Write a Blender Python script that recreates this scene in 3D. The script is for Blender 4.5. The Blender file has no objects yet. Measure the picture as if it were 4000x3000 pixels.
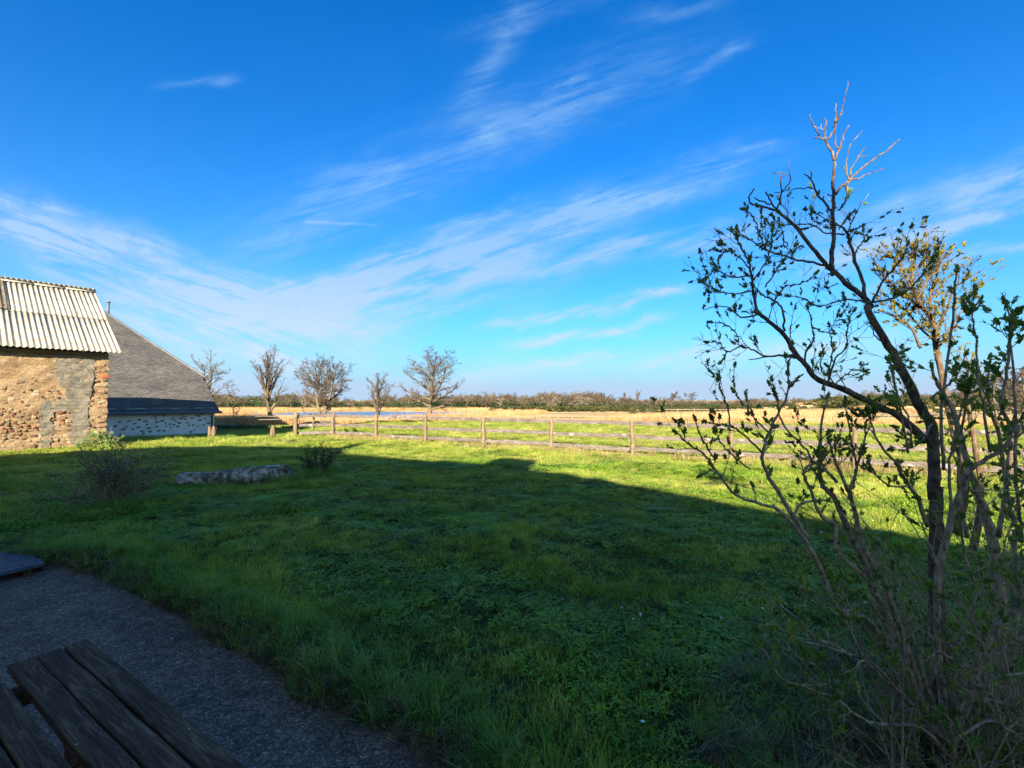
import bpy, bmesh, math, random
import numpy as np
from mathutils import Vector, Matrix

SC = bpy.context.scene
COL = SC.collection
R = math.radians
rng = np.random.default_rng(7)

# ------------------------------------------------------------------ camera
F, CX, CY, HZ, HC = 480.0, 512.0, 384.0, 400.0, 1.9
PITCH = math.atan((HZ - CY) / F)
cam_d = bpy.data.cameras.new('camera')
cam = bpy.data.objects.new('camera', cam_d)
COL.objects.link(cam)
cam.location = (0, 0, HC)
cam.rotation_euler = (math.pi / 2 + PITCH, 0, 0)
cam_d.sensor_width = 36
cam_d.lens = 36 * F / 1024
cam_d.clip_start = 0.05
cam_d.clip_end = 9000
SC.camera = cam

# ------------------------------------------------------------------ light
SUN_EL = R(22.0)
LX, LY = 0.16, 0.987                 # the way the shadows run on the ground
SUN_AZ = math.atan2(-LX, -LY)        # towards the sun, clockwise from +Y
world = bpy.data.worlds.new('World')
SC.world = world
world.use_nodes = True
SKY_STRENGTH = 0.072
sun_d = bpy.data.lights.new('sun', 'SUN')
sun_d.energy = 4.8
sun_d.angle = R(0.5)
sun_d.color = (1.0, 0.90, 0.74)
sun = bpy.data.objects.new('sun', sun_d)
COL.objects.link(sun)
ldir = Vector((LX * math.cos(SUN_EL), LY * math.cos(SUN_EL), -math.sin(SUN_EL)))
sun.rotation_euler = ldir.to_track_quat('-Z', 'Y').to_euler()
SC.view_settings.view_transform = 'Standard'
SC.view_settings.look = 'None'
SC.view_settings.gamma = 1
SC.view_settings.use_curve_mapping = False
SC.view_settings.exposure = 1.85


def pix_dir(px, py):
    """world direction through a point of the picture (1024 x 768)"""
    x = (px - CX) / F
    v = -(py - CY) / F
    c, s = math.cos(PITCH), math.sin(PITCH)
    return np.array([x, c - v * s, s + v * c])


def at(px, py, z=0.0):
    d = pix_dir(px, py)
    t = (z - HC) / d[2]
    return np.array([d[0] * t, d[1] * t, z])


def atd(px, py, depth):
    d = pix_dir(px, py)
    t = depth / d[1]
    return np.array([d[0] * t, depth, HC + d[2] * t])


# ---- sky
wn = world.node_tree
wn.nodes.clear()


def N(nt, typ, **kw):
    n = nt.nodes.new(typ)
    for k, v in kw.items():
        if k.startswith('i_'):
            key = k[2:]
            n.inputs[int(key) if key.isdigit() else key].default_value = v
        else:
            setattr(n, k, v)
    return n


def M(nt, op, a, b=None, c=None, clamp=False):
    n = nt.nodes.new('ShaderNodeMath')
    n.operation = op
    n.use_clamp = clamp
    for i, v in enumerate((a, b, c)):
        if v is None:
            continue
        if isinstance(v, (int, float)):
            n.inputs[i].default_value = v
        else:
            nt.links.new(v, n.inputs[i])
    return n.outputs[0]


def mixc(nt, fac, a, b, mode='MIX'):
    n = nt.nodes.new('ShaderNodeMix')
    n.data_type = 'RGBA'
    n.blend_type = mode
    n.clamp_factor = True
    for i, v in ((0, fac), (6, a), (7, b)):
        if isinstance(v, (int, float)):
            n.inputs[i].default_value = v
        elif isinstance(v, tuple):
            n.inputs[i].default_value = (*v, 1) if len(v) == 3 else v
        else:
            nt.links.new(v, n.inputs[i])
    return n.outputs[2]


def noise(nt, vec, scale=5, detail=4, rough=0.55, dist=0.0):
    n = nt.nodes.new('ShaderNodeTexNoise')
    n.inputs['Scale'].default_value = scale
    n.inputs['Detail'].default_value = detail
    n.inputs['Roughness'].default_value = rough
    n.inputs['Distortion'].default_value = dist
    if vec is not None:
        nt.links.new(vec, n.inputs['Vector'])
    return n.outputs[0]


def ramp(nt, fac, stops, interp='LINEAR'):
    n = nt.nodes.new('ShaderNodeValToRGB')
    n.color_ramp.interpolation = interp
    el = n.color_ramp.elements
    while len(el) < len(stops):
        el.new(0.5)
    for e, (p, c) in zip(el, stops):
        e.position = p
        e.color = (*c, 1) if len(c) == 3 else c
    nt.links.new(fac, n.inputs[0])
    return n.outputs[0]


def sstep(nt, v, a, b):
    n = nt.nodes.new('ShaderNodeMapRange')
    n.interpolation_type = 'SMOOTHSTEP'
    n.inputs['From Min'].default_value = a
    n.inputs['From Max'].default_value = b
    nt.links.new(v, n.inputs['Value'])
    return n.outputs[0]


def xyz(nt, x, y, z):
    n = nt.nodes.new('ShaderNodeCombineXYZ')
    for i, v in enumerate((x, y, z)):
        if isinstance(v, (int, float)):
            n.inputs[i].default_value = v
        else:
            nt.links.new(v, n.inputs[i])
    return n.outputs[0]


def mapping(nt, vec, scale=(1, 1, 1), rot=(0, 0, 0), loc=(0, 0, 0)):
    n = nt.nodes.new('ShaderNodeMapping')
    n.inputs['Scale'].default_value = scale
    n.inputs['Rotation'].default_value = rot
    n.inputs['Location'].default_value = loc
    nt.links.new(vec, n.inputs['Vector'])
    return n.outputs[0]


def build_sky():
    nt = wn
    out = N(nt, 'ShaderNodeOutputWorld')
    bg = N(nt, 'ShaderNodeBackground')
    bg.inputs['Strength'].default_value = SKY_STRENGTH
    sky = N(nt, 'ShaderNodeTexSky', sky_type='NISHITA', sun_disc=False)
    sky.sun_elevation = SUN_EL
    sky.sun_rotation = SUN_AZ
    sky.altitude = 100
    sky.air_density = 1.0
    sky.dust_density = 0.6
    sky.ozone_density = 3.0
    hs = N(nt, 'ShaderNodeHueSaturation')
    hs.inputs['Saturation'].default_value = 1.30
    hs.inputs['Value'].default_value = 1.0
    nt.links.new(sky.outputs[0], hs.inputs['Color'])
    geo = N(nt, 'ShaderNodeTexCoord')
    sep = N(nt, 'ShaderNodeSeparateXYZ')
    nt.links.new(geo.outputs['Generated'], sep.inputs[0])
    dx, dy, dz = sep.outputs
    # deep blue ahead; warm tint added on the unseen sun side to neutralise shade
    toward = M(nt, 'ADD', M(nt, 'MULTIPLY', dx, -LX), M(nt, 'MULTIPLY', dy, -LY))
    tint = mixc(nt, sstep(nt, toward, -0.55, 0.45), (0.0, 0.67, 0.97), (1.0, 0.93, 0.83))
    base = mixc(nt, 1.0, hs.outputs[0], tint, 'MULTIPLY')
    # the cloud sheet lies flat, high above: its own plan coordinates
    dzc = M(nt, 'ADD', M(nt, 'MAXIMUM', dz, 0.0), 0.10)
    px = M(nt, 'DIVIDE', dx, dzc)
    py = M(nt, 'DIVIDE', dy, dzc)
    plan = xyz(nt, px, py, 0.0)
    # bearing and height coordinates for the separate bands of cirrus
    dyc = M(nt, 'MAXIMUM', dy, 0.08)
    qx = M(nt, 'DIVIDE', dx, dyc)
    qz = M(nt, 'DIVIDE', dz, dyc)
    q = xyz(nt, qx, qz, 0.0)
    warp = noise(nt, mapping(nt, q, (3, 3, 3)), 1.6, 4, 0.6)
    wx = M(nt, 'MULTIPLY', M(nt, 'SUBTRACT', warp, 0.5), 0.10)
    qzw = M(nt, 'ADD', qz, wx)

    def pq(px_, py_):
        d = pix_dir(px_ / 2.1602, py_ / 2.1602)
        return d[0] / d[1], d[2] / d[1]
    bands = [  # from, to (in the picture), half width, weight
        ((600, 668), (1490, 385), 0.030, 0.80), ((740, 430), (1190, 235), 0.050, 0.42), ((990, 485), (1100, 455), 0.012, 0.5),
        ((780, 650), (1570, 500), 0.020, 0.75), ((820, 600), (1300, 470), 0.030, 0.40), ((1190, 682), (1440, 632), 0.008, 0.85), ((1090, 700), (1300, 672), 0.010, 0.45),
        ((1150, 742), (1390, 700), 0.010, 0.75), ((1180, 792), (1290, 772), 0.008, 0.6), ((1040, 812), (1900, 740), 0.018, 0.45), ((800, 700), (1100, 650), 0.02, 0.35),
        ((30, 462), (640, 662), 0.030, 0.85), ((60, 450), (110, 455), 0.012, 0.4), ((170, 560), (600, 690), 0.040, 0.50), ((210, 660), (560, 745), 0.035, 0.5), ((240, 720), (420, 770), 0.03, 0.4),
        ((1850, 500), (2230, 378), 0.035, 0.70), ((1830, 560), (2230, 430), 0.014, 0.70), ((1900, 610), (2230, 520), 0.010, 0.35),
        ((1060, 140), (1110, 60), 0.022, 0.30), ((1120, 40), (1200, 20), 0.02, 0.2),
        ((0, 500), (330, 600), 0.0028, 0.30), ((670, 480), (800, 485), 0.0025, 0.45),
        ((390, 182), (470, 178), 0.008, 0.30), ((1520, 155), (1580, 125), 0.010, 0.35), ((1605, 325), (1655, 312), 0.006, 0.4), ((1210, 190), (1250, 180), 0.008, .4), ((1400, 30), (1490, 15), 0.014, .2)]
    total = total_l = None
    for (a, b, w, k) in bands:
        ax, az = pq(*a)
        bx, bz = pq(*b)
        L = math.hypot(bx - ax, bz - az)
        ux, uz = (bx - ax) / L, (bz - az) / L
        rx = M(nt, 'SUBTRACT', qx, ax)
        rz = M(nt, 'SUBTRACT', qzw if w > 0.006 else qz, az)
        t = M(nt, 'ADD', M(nt, 'MULTIPLY', rx, ux), M(nt, 'MULTIPLY', rz, uz))
        tc = M(nt, 'MINIMUM', M(nt, 'MAXIMUM', t, 0.0), L)
        over = M(nt, 'MULTIPLY', M(nt, 'SUBTRACT', t, tc), 0.25)
        s = M(nt, 'SUBTRACT', M(nt, 'MULTIPLY', rz, ux), M(nt, 'MULTIPLY', rx, uz))
        d2 = M(nt, 'ADD', M(nt, 'MULTIPLY', s, s), M(nt, 'MULTIPLY', over, over))
        g = M(nt, 'MULTIPLY', M(nt, 'EXPONENT', M(nt, 'MULTIPLY', d2, -0.62 / (w * w))), k)
        if b[1] > a[1] + 4 and b[0] < 700:
            total_l = g if total_l is None else M(nt, 'ADD', total_l, g)
        else:
            total = g if total is None else M(nt, 'ADD', total, g)
    # fine streaks, drawn out along the wind
    def streaks(ang, seed):
        r1 = mapping(nt, q, (1, 1, 1), (0, 0, R(ang)), (seed, 0, 0))
        a = noise(nt, mapping(nt, r1, (1.6, 13.0, 1)), 2.2, 8, 0.66, 0.5)
        b = noise(nt, mapping(nt, r1, (7, 30.0, 1)), 2.5, 6, 0.7, 0.4)
        c = noise(nt, mapping(nt, r1, (2.5, 5.0, 1)), 2.0, 5, 0.6, 0.6)
        v = M(nt, 'ADD', M(nt, 'MULTIPLY', sstep(nt, a, 0.30, 0.70), 0.80), M(nt, 'MULTIPLY', sstep(nt, b, 0.25, 0.8), 0.22))
        return M(nt, 'MULTIPLY', v, M(nt, 'MULTIPLY_ADD', sstep(nt, c, 0.32, 0.62), 0.6, 0.45)), a
    stm, st = streaks(-17, 0)
    stl, _ = streaks(19, 5)
    front = sstep(nt, dy, 0.1, 0.4)
    cl = M(nt, 'MULTIPLY', M(nt, 'MULTIPLY', M(nt, 'ADD', M(nt, 'MULTIPLY', total, stm), M(nt, 'MULTIPLY', total_l, stl)), 2.1), front)
    veil = M(nt, 'MULTIPLY', sstep(nt, noise(nt, mapping(nt, plan, (1, 0.3, 1), (0, 0, R(35))), 0.9, 7, 0.62, 0.5), 0.46, 0.85), 0.07)
    low = M(nt, 'MULTIPLY', M(nt, 'EXPONENT', M(nt, 'MULTIPLY', M(nt, 'MAXIMUM', dz, 0.0), -7.5)), M(nt, 'MULTIPLY_ADD', st, 0.30, 1.05), clamp=True)
    base = mixc(nt, low, base, (1.95, 2.65, 3.55))
    fac = M(nt, 'ADD', cl, veil, clamp=True)
    ccol = mixc(nt, sstep(nt, dz, 0.40, 0.02), (1.15, 2.25, 3.7), (2.7, 3.25, 3.95))
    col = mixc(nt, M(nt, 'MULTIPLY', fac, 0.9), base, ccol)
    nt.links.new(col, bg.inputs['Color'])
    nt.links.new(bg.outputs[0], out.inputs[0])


build_sky()

# ------------------------------------------------------------------ helpers


def tag(o, label=None, cat=None, group=None, kind=None):
    if label:
        o['label'] = label
    if cat:
        o['category'] = cat
    if group:
        o['group'] = group
    if kind:
        o['kind'] = kind
    return o


def empty(name, loc, label, cat, group=None, rz=0.0):
    o = bpy.data.objects.new(name, None)
    COL.objects.link(o)
    o.location = loc
    o.rotation_euler = (0, 0, rz)
    o.empty_display_size = 0.2
    return tag(o, label, cat, group)


def link(name, me, mat=None, parent=None, loc=None, rot=None, scale=None):
    o = bpy.data.objects.new(name, me)
    COL.objects.link(o)
    if mat is not None and len(me.materials) == 0:
        me.materials.append(mat)
    if parent is not None:
        o.parent = parent
    if loc is not None:
        o.location = loc
    if rot is not None:
        o.rotation_euler = rot
    if scale is not None:
        o.scale = scale
    return o


def mesh_np(name, V, Fq, smooth=False, uv=None):
    """V (n,3), Fq (m,k) index array"""
    V = np.asarray(V, dtype=np.float32)
    Fq = np.asarray(Fq, dtype=np.int32)
    me = bpy.data.meshes.new(name)
    me.vertices.add(len(V))
    me.vertices.foreach_set('co', V.ravel())
    m, k = Fq.shape
    me.loops.add(m * k)
    me.loops.foreach_set('vertex_index', Fq.ravel())
    me.polygons.add(m)
    me.polygons.foreach_set('loop_start', np.arange(0, m * k, k, dtype=np.int32))
    me.polygons.foreach_set('loop_total', np.full(m, k, dtype=np.int32))
    if smooth:
        me.polygons.foreach_set('use_smooth', np.ones(m, dtype=bool))
    me.update(calc_edges=True)
    return me


def mesh_py(name, V, Fc, smooth=False):
    me = bpy.data.meshes.new(name)
    me.from_pydata([tuple(map(float, v)) for v in V], [], [tuple(f) for f in Fc])
    if smooth:
        for p in me.polygons:
            p.use_smooth = True
    me.update()
    return me


def segs_mesh(name, segs, sides=4):
    """segs: list of (p, q, r0, r1); each a tapered prism, all made at once"""
    P = np.array([s[0] for s in segs], float)
    Q = np.array([s[1] for s in segs], float)
    r0 = np.array([s[2] for s in segs], float)
    r1 = np.array([s[3] for s in segs], float)
    D = Q - P
    L = np.linalg.norm(D, axis=1, keepdims=True) + 1e-9
    D = D / L
    Q = Q + D * (r1[:, None] * 0.6)
    A = np.cross(D, np.array([0.31, 0.17, 0.93]))
    A /= np.linalg.norm(A, axis=1, keepdims=True) + 1e-9
    B = np.cross(D, A)
    n = len(segs)
    ang = np.arange(sides) / sides * 2 * math.pi
    ca, sa = np.cos(ang), np.sin(ang)
    ring = A[:, None, :] * ca[None, :, None] + B[:, None, :] * sa[None, :, None]
    V0 = P[:, None, :] + ring * r0[:, None, None]
    V1 = Q[:, None, :] + ring * r1[:, None, None]
    V = np.concatenate([V0, V1], axis=1).reshape(-1, 3)
    base = (np.arange(n) * 2 * sides)[:, None]
    i = np.arange(sides)
    j = (i + 1) % sides
    quad = np.stack([i, j, j + sides, i + sides], axis=1)
    Fq = (base[:, :, None] + quad[None, :, :]).reshape(-1, 4)
    return mesh_np(name, V, Fq, smooth=sides > 3)


def paths_mesh(name, paths, sides=7, rough=0.0, seed=1):
    """paths: list of (points, radii); swept rings, closed at the ends"""
    rg = np.random.default_rng(seed)
    V, Fc = [], []
    for pts, rad in paths:
        pts = np.asarray(pts, float)
        n = len(pts)
        b = len(V)
        ref = np.array([0.2, 0.9, 0.3])
        for i in range(n):
            d = pts[min(i + 1, n - 1)] - pts[max(i - 1, 0)]
            d = d / (np.linalg.norm(d) + 1e-9)
            a = np.cross(d, ref)
            if np.linalg.norm(a) < 0.1:
                a = np.cross(d, np.array([1.0, 0, 0]))
            a /= np.linalg.norm(a)
            ref = np.cross(a, d)
            c = np.cross(d, a)
            for k in range(sides):
                t = 2 * math.pi * k / sides
                rr = rad[i] * (1 + rough * rg.normal())
                V.append(pts[i] + (a * math.cos(t) + c * math.sin(t)) * rr)
        for i in range(n - 1):
            for k in range(sides):
                k2 = (k + 1) % sides
                Fc.append((b + i * sides + k, b + i * sides + k2, b + (i + 1) * sides + k2, b + (i + 1) * sides + k))
        Fc.append(tuple(b + k for k in range(sides))[::-1])
        Fc.append(tuple(b + (n - 1) * sides + k for k in range(sides)))
    return mesh_py(name, V, Fc, True)


def smooth_path(pts, sub=4):
    """Catmull-Rom through the points"""
    P = [np.asarray(p, float) for p in pts]
    P = [2 * P[0] - P[1]] + P + [2 * P[-1] - P[-2]]
    out = []
    for i in range(1, len(P) - 2):
        for k in range(sub):
            t = k / sub
            out.append(0.5 * ((2 * P[i]) + (-P[i - 1] + P[i + 1]) * t + (2 * P[i - 1] - 5 * P[i] + 4 * P[i + 1] - P[i + 2]) * t * t
                              + (-P[i - 1] + 3 * P[i] - 3 * P[i + 1] + P[i + 2]) * t ** 3))
    out.append(P[-2])
    return out


def box_mesh(name, sx, sy, sz, bevel=0.0, nx=1, jitter=0.0, seed=0, origin='c'):
    """a board of sx by sy by sz; nx cuts along x let it waver"""
    bm = bmesh.new()
    xs = np.linspace(-sx / 2, sx / 2, nx + 1)
    rg = random.Random(seed)
    rings = []
    for x in xs:
        jy = rg.uniform(-1, 1) * jitter
        jz = rg.uniform(-1, 1) * jitter
        rings.append([bm.verts.new((x, jy + a * sy / 2 * (1 + rg.uniform(-1, 1) * jitter * 2), jz + b * sz / 2 * (1 + rg.uniform(-1, 1) * jitter * 2)))
                      for a, b in ((-1, -1), (1, -1), (1, 1), (-1, 1))])
    for i in range(nx):
        for k in range(4):
            k2 = (k + 1) % 4
            bm.faces.new((rings[i][k], rings[i][k2], rings[i + 1][k2], rings[i + 1][k]))
    bm.faces.new(rings[0][::-1])
    bm.faces.new(rings[-1])
    bmesh.ops.recalc_face_normals(bm, faces=bm.faces)
    if bevel > 0:
        es = [e for e in bm.edges if e.calc_face_angle(0) > 0.8]
        bmesh.ops.bevel(bm, geom=es, offset=bevel, segments=2, profile=0.5, affect='EDGES')
    me = bpy.data.meshes.new(name)
    bm.to_mesh(me)
    bm.free()
    return me


# ------------------------------------------------------------------ materials
def new_mat(name):
    m = bpy.data.materials.new(name)
    m.use_nodes = True
    nt = m.node_tree
    nt.nodes.clear()
    out = N(nt, 'ShaderNodeOutputMaterial')
    return m, nt, out


def principled(nt, out, color, rough=0.8, bump=None, bump_strength=0.5, bump_dist=0.01, spec=0.3, normal=None):
    b = N(nt, 'ShaderNodeBsdfPrincipled')
    if isinstance(color, tuple):
        b.inputs['Base Color'].default_value = (*color, 1)
    else:
        nt.links.new(color, b.inputs['Base Color'])
    if isinstance(rough, (int, float)):
        b.inputs['Roughness'].default_value = rough
    else:
        nt.links.new(rough, b.inputs['Roughness'])
    b.inputs['Specular IOR Level'].default_value = spec
    if bump is not None:
        bn = N(nt, 'ShaderNodeBump')
        bn.inputs['Strength'].default_value = bump_strength
        bn.inputs['Distance'].default_value = bump_dist
        nt.links.new(bump, bn.inputs['Height'])
        nt.links.new(bn.outputs[0], b.inputs['Normal'])
    nt.links.new(b.outputs[0], out.inputs[0])
    return b


def pos(nt):
    return N(nt, 'ShaderNodeNewGeometry').outputs['Position']


def objc(nt):
    return N(nt, 'ShaderNodeTexCoord').outputs['Object']


def rnd(nt):
    return N(nt, 'ShaderNodeObjectInfo').outputs['Random']


def leafy(name, stops, trans=0.35, scale=0.6, tcol=None, rough=0.48, fine=9.0, randmix=0.5):
    """leaf or blade material: colour wanders with place and from piece to piece"""
    m, nt, out = new_mat(name)
    p = pos(nt)
    n1 = noise(nt, p, scale, 4, 0.6)
    n2 = noise(nt, p, fine, 2, 0.5)
    n3 = noise(nt, p, fine * 9, 1, 0.5)
    r = rnd(nt)
    f = M(nt, 'ADD', M(nt, 'MULTIPLY', n1, 1.0 - randmix * 0.5), M(nt, 'MULTIPLY', M(nt, 'SUBTRACT', r, 0.5), randmix * 0.5))
    f = M(nt, 'ADD', f, M(nt, 'MULTIPLY', M(nt, 'SUBTRACT', n2, 0.5), 0.45))
    f = M(nt, 'ADD', f, M(nt, 'MULTIPLY', M(nt, 'SUBTRACT', n3, 0.5), 0.55))
    c = ramp(nt, f, stops)
    d = N(nt, 'ShaderNodeBsdfPrincipled')
    d.inputs['Roughness'].default_value = rough
    d.inputs['Specular IOR Level'].default_value = 0.22
    nt.links.new(c, d.inputs['Base Color'])
    t = N(nt, 'ShaderNodeBsdfTranslucent')
    nt.links.new(mixc(nt, 1.0, c, tcol or (1.15, 1.25, 0.5), 'MULTIPLY'), t.inputs['Color'])
    mx = N(nt, 'ShaderNodeMixShader')
    mx.inputs[0].default_value = trans
    nt.links.new(d.outputs[0], mx.inputs[1])
    nt.links.new(t.outputs[0], mx.inputs[2])
    nt.links.new(mx.outputs[0], out.inputs[0])
    return m


MAT = {}
MAT['grass'] = leafy('grass_blades', [(0.22, (0.13, 0.20, 0.025)), (0.40, (0.34, 0.40, 0.050)), (0.56, (0.54, 0.51, 0.12)), (0.74, (0.80, 0.66, 0.30))], 0.38, 0.5)
MAT['clover'] = leafy('clover_leaves', [(0.25, (0.12, 0.20, 0.018)), (0.5, (0.27, 0.40, 0.030)), (0.8, (0.46, 0.54, 0.06))], 0.25, 0.9)
MAT['tuft'] = leafy('long_grass', [(0.25, (0.14, 0.25, 0.05)), (0.5, (0.24, 0.34, 0.075)), (0.72, (0.38, 0.39, 0.15)), (0.85, (0.5, 0.42, 0.22))], 0.3, 1.1)
MAT['straw'] = leafy('dry_grass', [(0.25, (0.26, 0.20, 0.07)), (0.5, (0.44, 0.35, 0.15)), (0.75, (0.62, 0.50, 0.26))], 0.3, 0.5, (1.1, 1.0, 0.8))
MAT['deadgrass'] = leafy('dead_grass', [(0.25, (0.08, 0.05, 0.022)), (0.5, (0.28, 0.195, 0.09)), (0.75, (0.68, 0.52, 0.30))], 0.15, 0.9, (1.1, 1.0, 0.8))
MAT['reed'] = leafy('reeds', [(0.25, (0.42, 0.25, 0.10)), (0.5, (0.60, 0.39, 0.18)), (0.8, (0.72, 0.52, 0.29))], 0.3, 0.05, (1.1, 0.95, 0.75), fine=0.6)
MAT['gorse'] = leafy('gorse_leaves', [(0.25, (0.04, 0.05, 0.015)), (0.5, (0.09, 0.09, 0.026)), (0.8, (0.18, 0.15, 0.055))], 0.2, 0.25)
MAT['heath'] = leafy('heather_stems', [(0.25, (0.085, 0.055, 0.030)), (0.5, (0.15, 0.10, 0.055)), (0.8, (0.24, 0.17, 0.09))], 0.1, 0.25, (1, .9, .8))
MAT['budleaf'] = leafy('unfolding_leaves', [(0.25, (0.11, 0.19, 0.03)), (0.5, (0.26, 0.34, 0.045)), (0.75, (0.52, 0.50, 0.09))], 0.3, 3.0)
MAT['budyellow'] = leafy('young_yellow_leaves', [(0.25, (0.16, 0.135, 0.018)), (0.5, (0.27, 0.22, 0.028)), (0.8, (0.38, 0.30, 0.045))], 0.3, 3.0)
MAT['bushleaf'] = leafy('small_bush_leaves', [(0.25, (0.05, 0.07, 0.025)), (0.5, (0.10, 0.13, 0.04)), (0.8, (0.18, 0.20, 0.07))], 0.2, 2.0)
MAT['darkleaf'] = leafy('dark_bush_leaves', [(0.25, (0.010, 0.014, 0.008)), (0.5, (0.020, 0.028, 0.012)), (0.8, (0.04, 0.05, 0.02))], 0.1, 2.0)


def bark(name, a, b, c, scale=14, lichen=None):
    m, nt, out = new_mat(name)
    p = pos(nt)
    st = mapping(nt, p, (1, 1, 0.35))
    n1 = noise(nt, st, scale, 6, 0.65, 0.3)
    n2 = noise(nt, p, scale * 0.35, 3, 0.6)
    col = ramp(nt, n1, [(0.30, a), (0.5, b), (0.72, c)])
    if lichen:
        col = mixc(nt, sstep(nt, n2, 0.52, 0.66), col, lichen)
    principled(nt, out, col, 0.9, n1, 0.7, 0.01, 0.15)
    return m


MAT['bark'] = bark('shrub_bark', (0.12, 0.075, 0.045), (0.38, 0.255, 0.165), (0.68, 0.52, 0.38), 60, (0.13, 0.125, 0.085))
MAT['bark_dark'] = bark('dark_trunk_bark', (0.020, 0.014, 0.010), (0.12, 0.080, 0.055), (0.32, 0.235, 0.17), 45, (0.17, 0.14, 0.095))
MAT['twig'] = bark('twig_bark', (0.19, 0.125, 0.07), (0.39, 0.275, 0.17), (0.62, 0.48, 0.32), 40)
MAT['twig_sun'] = bark('pale_twig_bark', (0.07, 0.042, 0.024), (0.13, 0.082, 0.046), (0.21, 0.145, 0.09), 40)
MAT['oak'] = bark('oak_bark', (0.060, 0.044, 0.028), (0.12, 0.09, 0.055), (0.20, 0.155, 0.10), 2.5, (0.16, 0.14, 0.075))
MAT['oak_dark'] = bark('oak_branches', (0.05, 0.038, 0.026), (0.095, 0.073, 0.050), (0.16, 0.125, 0.09), 2.5)
MAT['deadwood'] = bark('pale_dead_wood', (0.13, 0.10, 0.07), (0.20, 0.155, 0.11), (0.28, 0.23, 0.17), 2.5)
MAT['woodland'] = leafy('woodland_twigs', [(0.3, (0.095, 0.072, 0.042)), (0.5, (0.165, 0.128, 0.075)), (0.75, (0.27, 0.215, 0.135))], 0.0, 0.03, fine=0.3, randmix=0.9)
MAT['woodgreen'] = leafy('woodland_pines', [(0.3, (0.03, 0.05, 0.018)), (0.5, (0.055, 0.080, 0.026)), (0.75, (0.11, 0.12, 0.045))], 0.0, 0.03, fine=0.3, randmix=0.9)


def wood(name, a, b, c, knots=None, scale=1.0, rough=0.85, specks=0.0):
    m, nt, out = new_mat(name)
    o = objc(nt)
    r = rnd(nt)
    off = xyz(nt, M(nt, 'MULTIPLY', r, 31.0), M(nt, 'MULTIPLY', r, 17.0), 0.0)
    va = N(nt, 'ShaderNodeVectorMath', operation='ADD')
    nt.links.new(o, va.inputs[0])
    nt.links.new(off, va.inputs[1])
    v = va.outputs[0]
    g = noise(nt, mapping(nt, v, (2.0 * scale, 26 * scale, 26 * scale)), 2.0, 6, 0.65, 1.2)
    big = noise(nt, mapping(nt, v, (1.2, 3, 3)), 2.0, 3, 0.6)
    col = ramp(nt, M(nt, 'ADD', M(nt, 'MULTIPLY', g, 0.7), M(nt, 'MULTIPLY', big, 0.3)), [(0.34, a), (0.5, b), (0.66, c)])
    col = mixc(nt, M(nt, 'MULTIPLY', r, 0.35), col, mixc(nt, 1.0, col, (0.75, 0.72, 0.7), 'MULTIPLY'))
    if knots:
        vo = N(nt, 'ShaderNodeTexVoronoi')
        vo.inputs['Scale'].default_value = 1.0
        nt.links.new(mapping(nt, v, (1.8, 7.0, 3.0)), vo.inputs['Vector'])
        k = M(nt, 'SUBTRACT', 1.0, sstep(nt, vo.outputs['Distance'], 0.10, 0.26))
        ringm = M(nt, 'SINE', M(nt, 'MULTIPLY', vo.outputs['Distance'], 70.0))
        col = mixc(nt, M(nt, 'MULTIPLY', k, 0.9), col, knots)
        rg_ = M(nt, 'MULTIPLY', M(nt, 'SUBTRACT', 1.0, sstep(nt, vo.outputs['Distance'], 0.2, 0.5)), sstep(nt, ringm, 0.2, 0.9))
        col = mixc(nt, M(nt, 'MULTIPLY', rg_, 0.5), col, a)
    if specks:
        sp = sstep(nt, noise(nt, v, 55, 1, 0.4), 0.76, 0.80)
        col = mixc(nt, M(nt, 'MULTIPLY', sp, specks), col, (0.6, 0.6, 0.58))
    principled(nt, out, col, rough, g, 0.6, 0.006, 0.2)
    return m


MAT['rail'] = wood('weathered_rail_wood', (0.045, 0.034, 0.028), (0.135, 0.108, 0.092), (0.26, 0.22, 0.19), (0.33, 0.28, 0.25))
MAT['post'] = wood('split_post_wood', (0.09, 0.060, 0.034), (0.18, 0.125, 0.075), (0.29, 0.21, 0.135))
MAT['tablewood'] = wood('dark_table_wood', (0.020, 0.008, 0.004), (0.100, 0.038, 0.016), (0.30, 0.15, 0.080), None, 1.0, 0.75, 0.7)
MAT['platformwood'] = wood('blue_grey_platform_wood', (0.035, 0.040, 0.050), (0.085, 0.095, 0.115), (0.15, 0.165, 0.19), None, 0.8, 0.65)
MAT['farfence'] = wood('pale_fence_wood', (0.13, 0.10, 0.07), (0.20, 0.16, 0.115), (0.30, 0.25, 0.185))

# stone, render, slate, roof sheet
m, nt, out = new_mat('lime_render')
o = objc(nt)
n1 = noise(nt, o, 1.3, 6, 0.62, 0.3)
n2 = noise(nt, o, 9, 6, 0.7, 0.4)
n3 = noise(nt, mapping(nt, o, (3, 3, 6)), 4, 5, 0.7, 0.8)
c = ramp(nt, M(nt, 'ADD', M(nt, 'MULTIPLY', n1, 0.55), M(nt, 'MULTIPLY', n2, 0.45)), [(0.36, (0.17, 0.105, 0.052)), (0.47, (0.285, 0.19, 0.10)), (0.58, (0.36, 0.255, 0.15)), (0.70, (0.42, 0.32, 0.21))])
c = mixc(nt, sstep(nt, n3, 0.60, 0.68), c, (0.15, 0.10, 0.06))
principled(nt, out, c, 0.95, M(nt, 'ADD', n2, M(nt, 'MULTIPLY', n3, 0.8)), 1.0, 0.05, 0.1)
MAT['render'] = m
m, nt, out = new_mat('grey_cement_render')
o = objc(nt)
n1 = noise(nt, o, 2.2, 6, 0.65, 0.3)
n2 = noise(nt, o, 14, 5, 0.7, 0.3)
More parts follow.
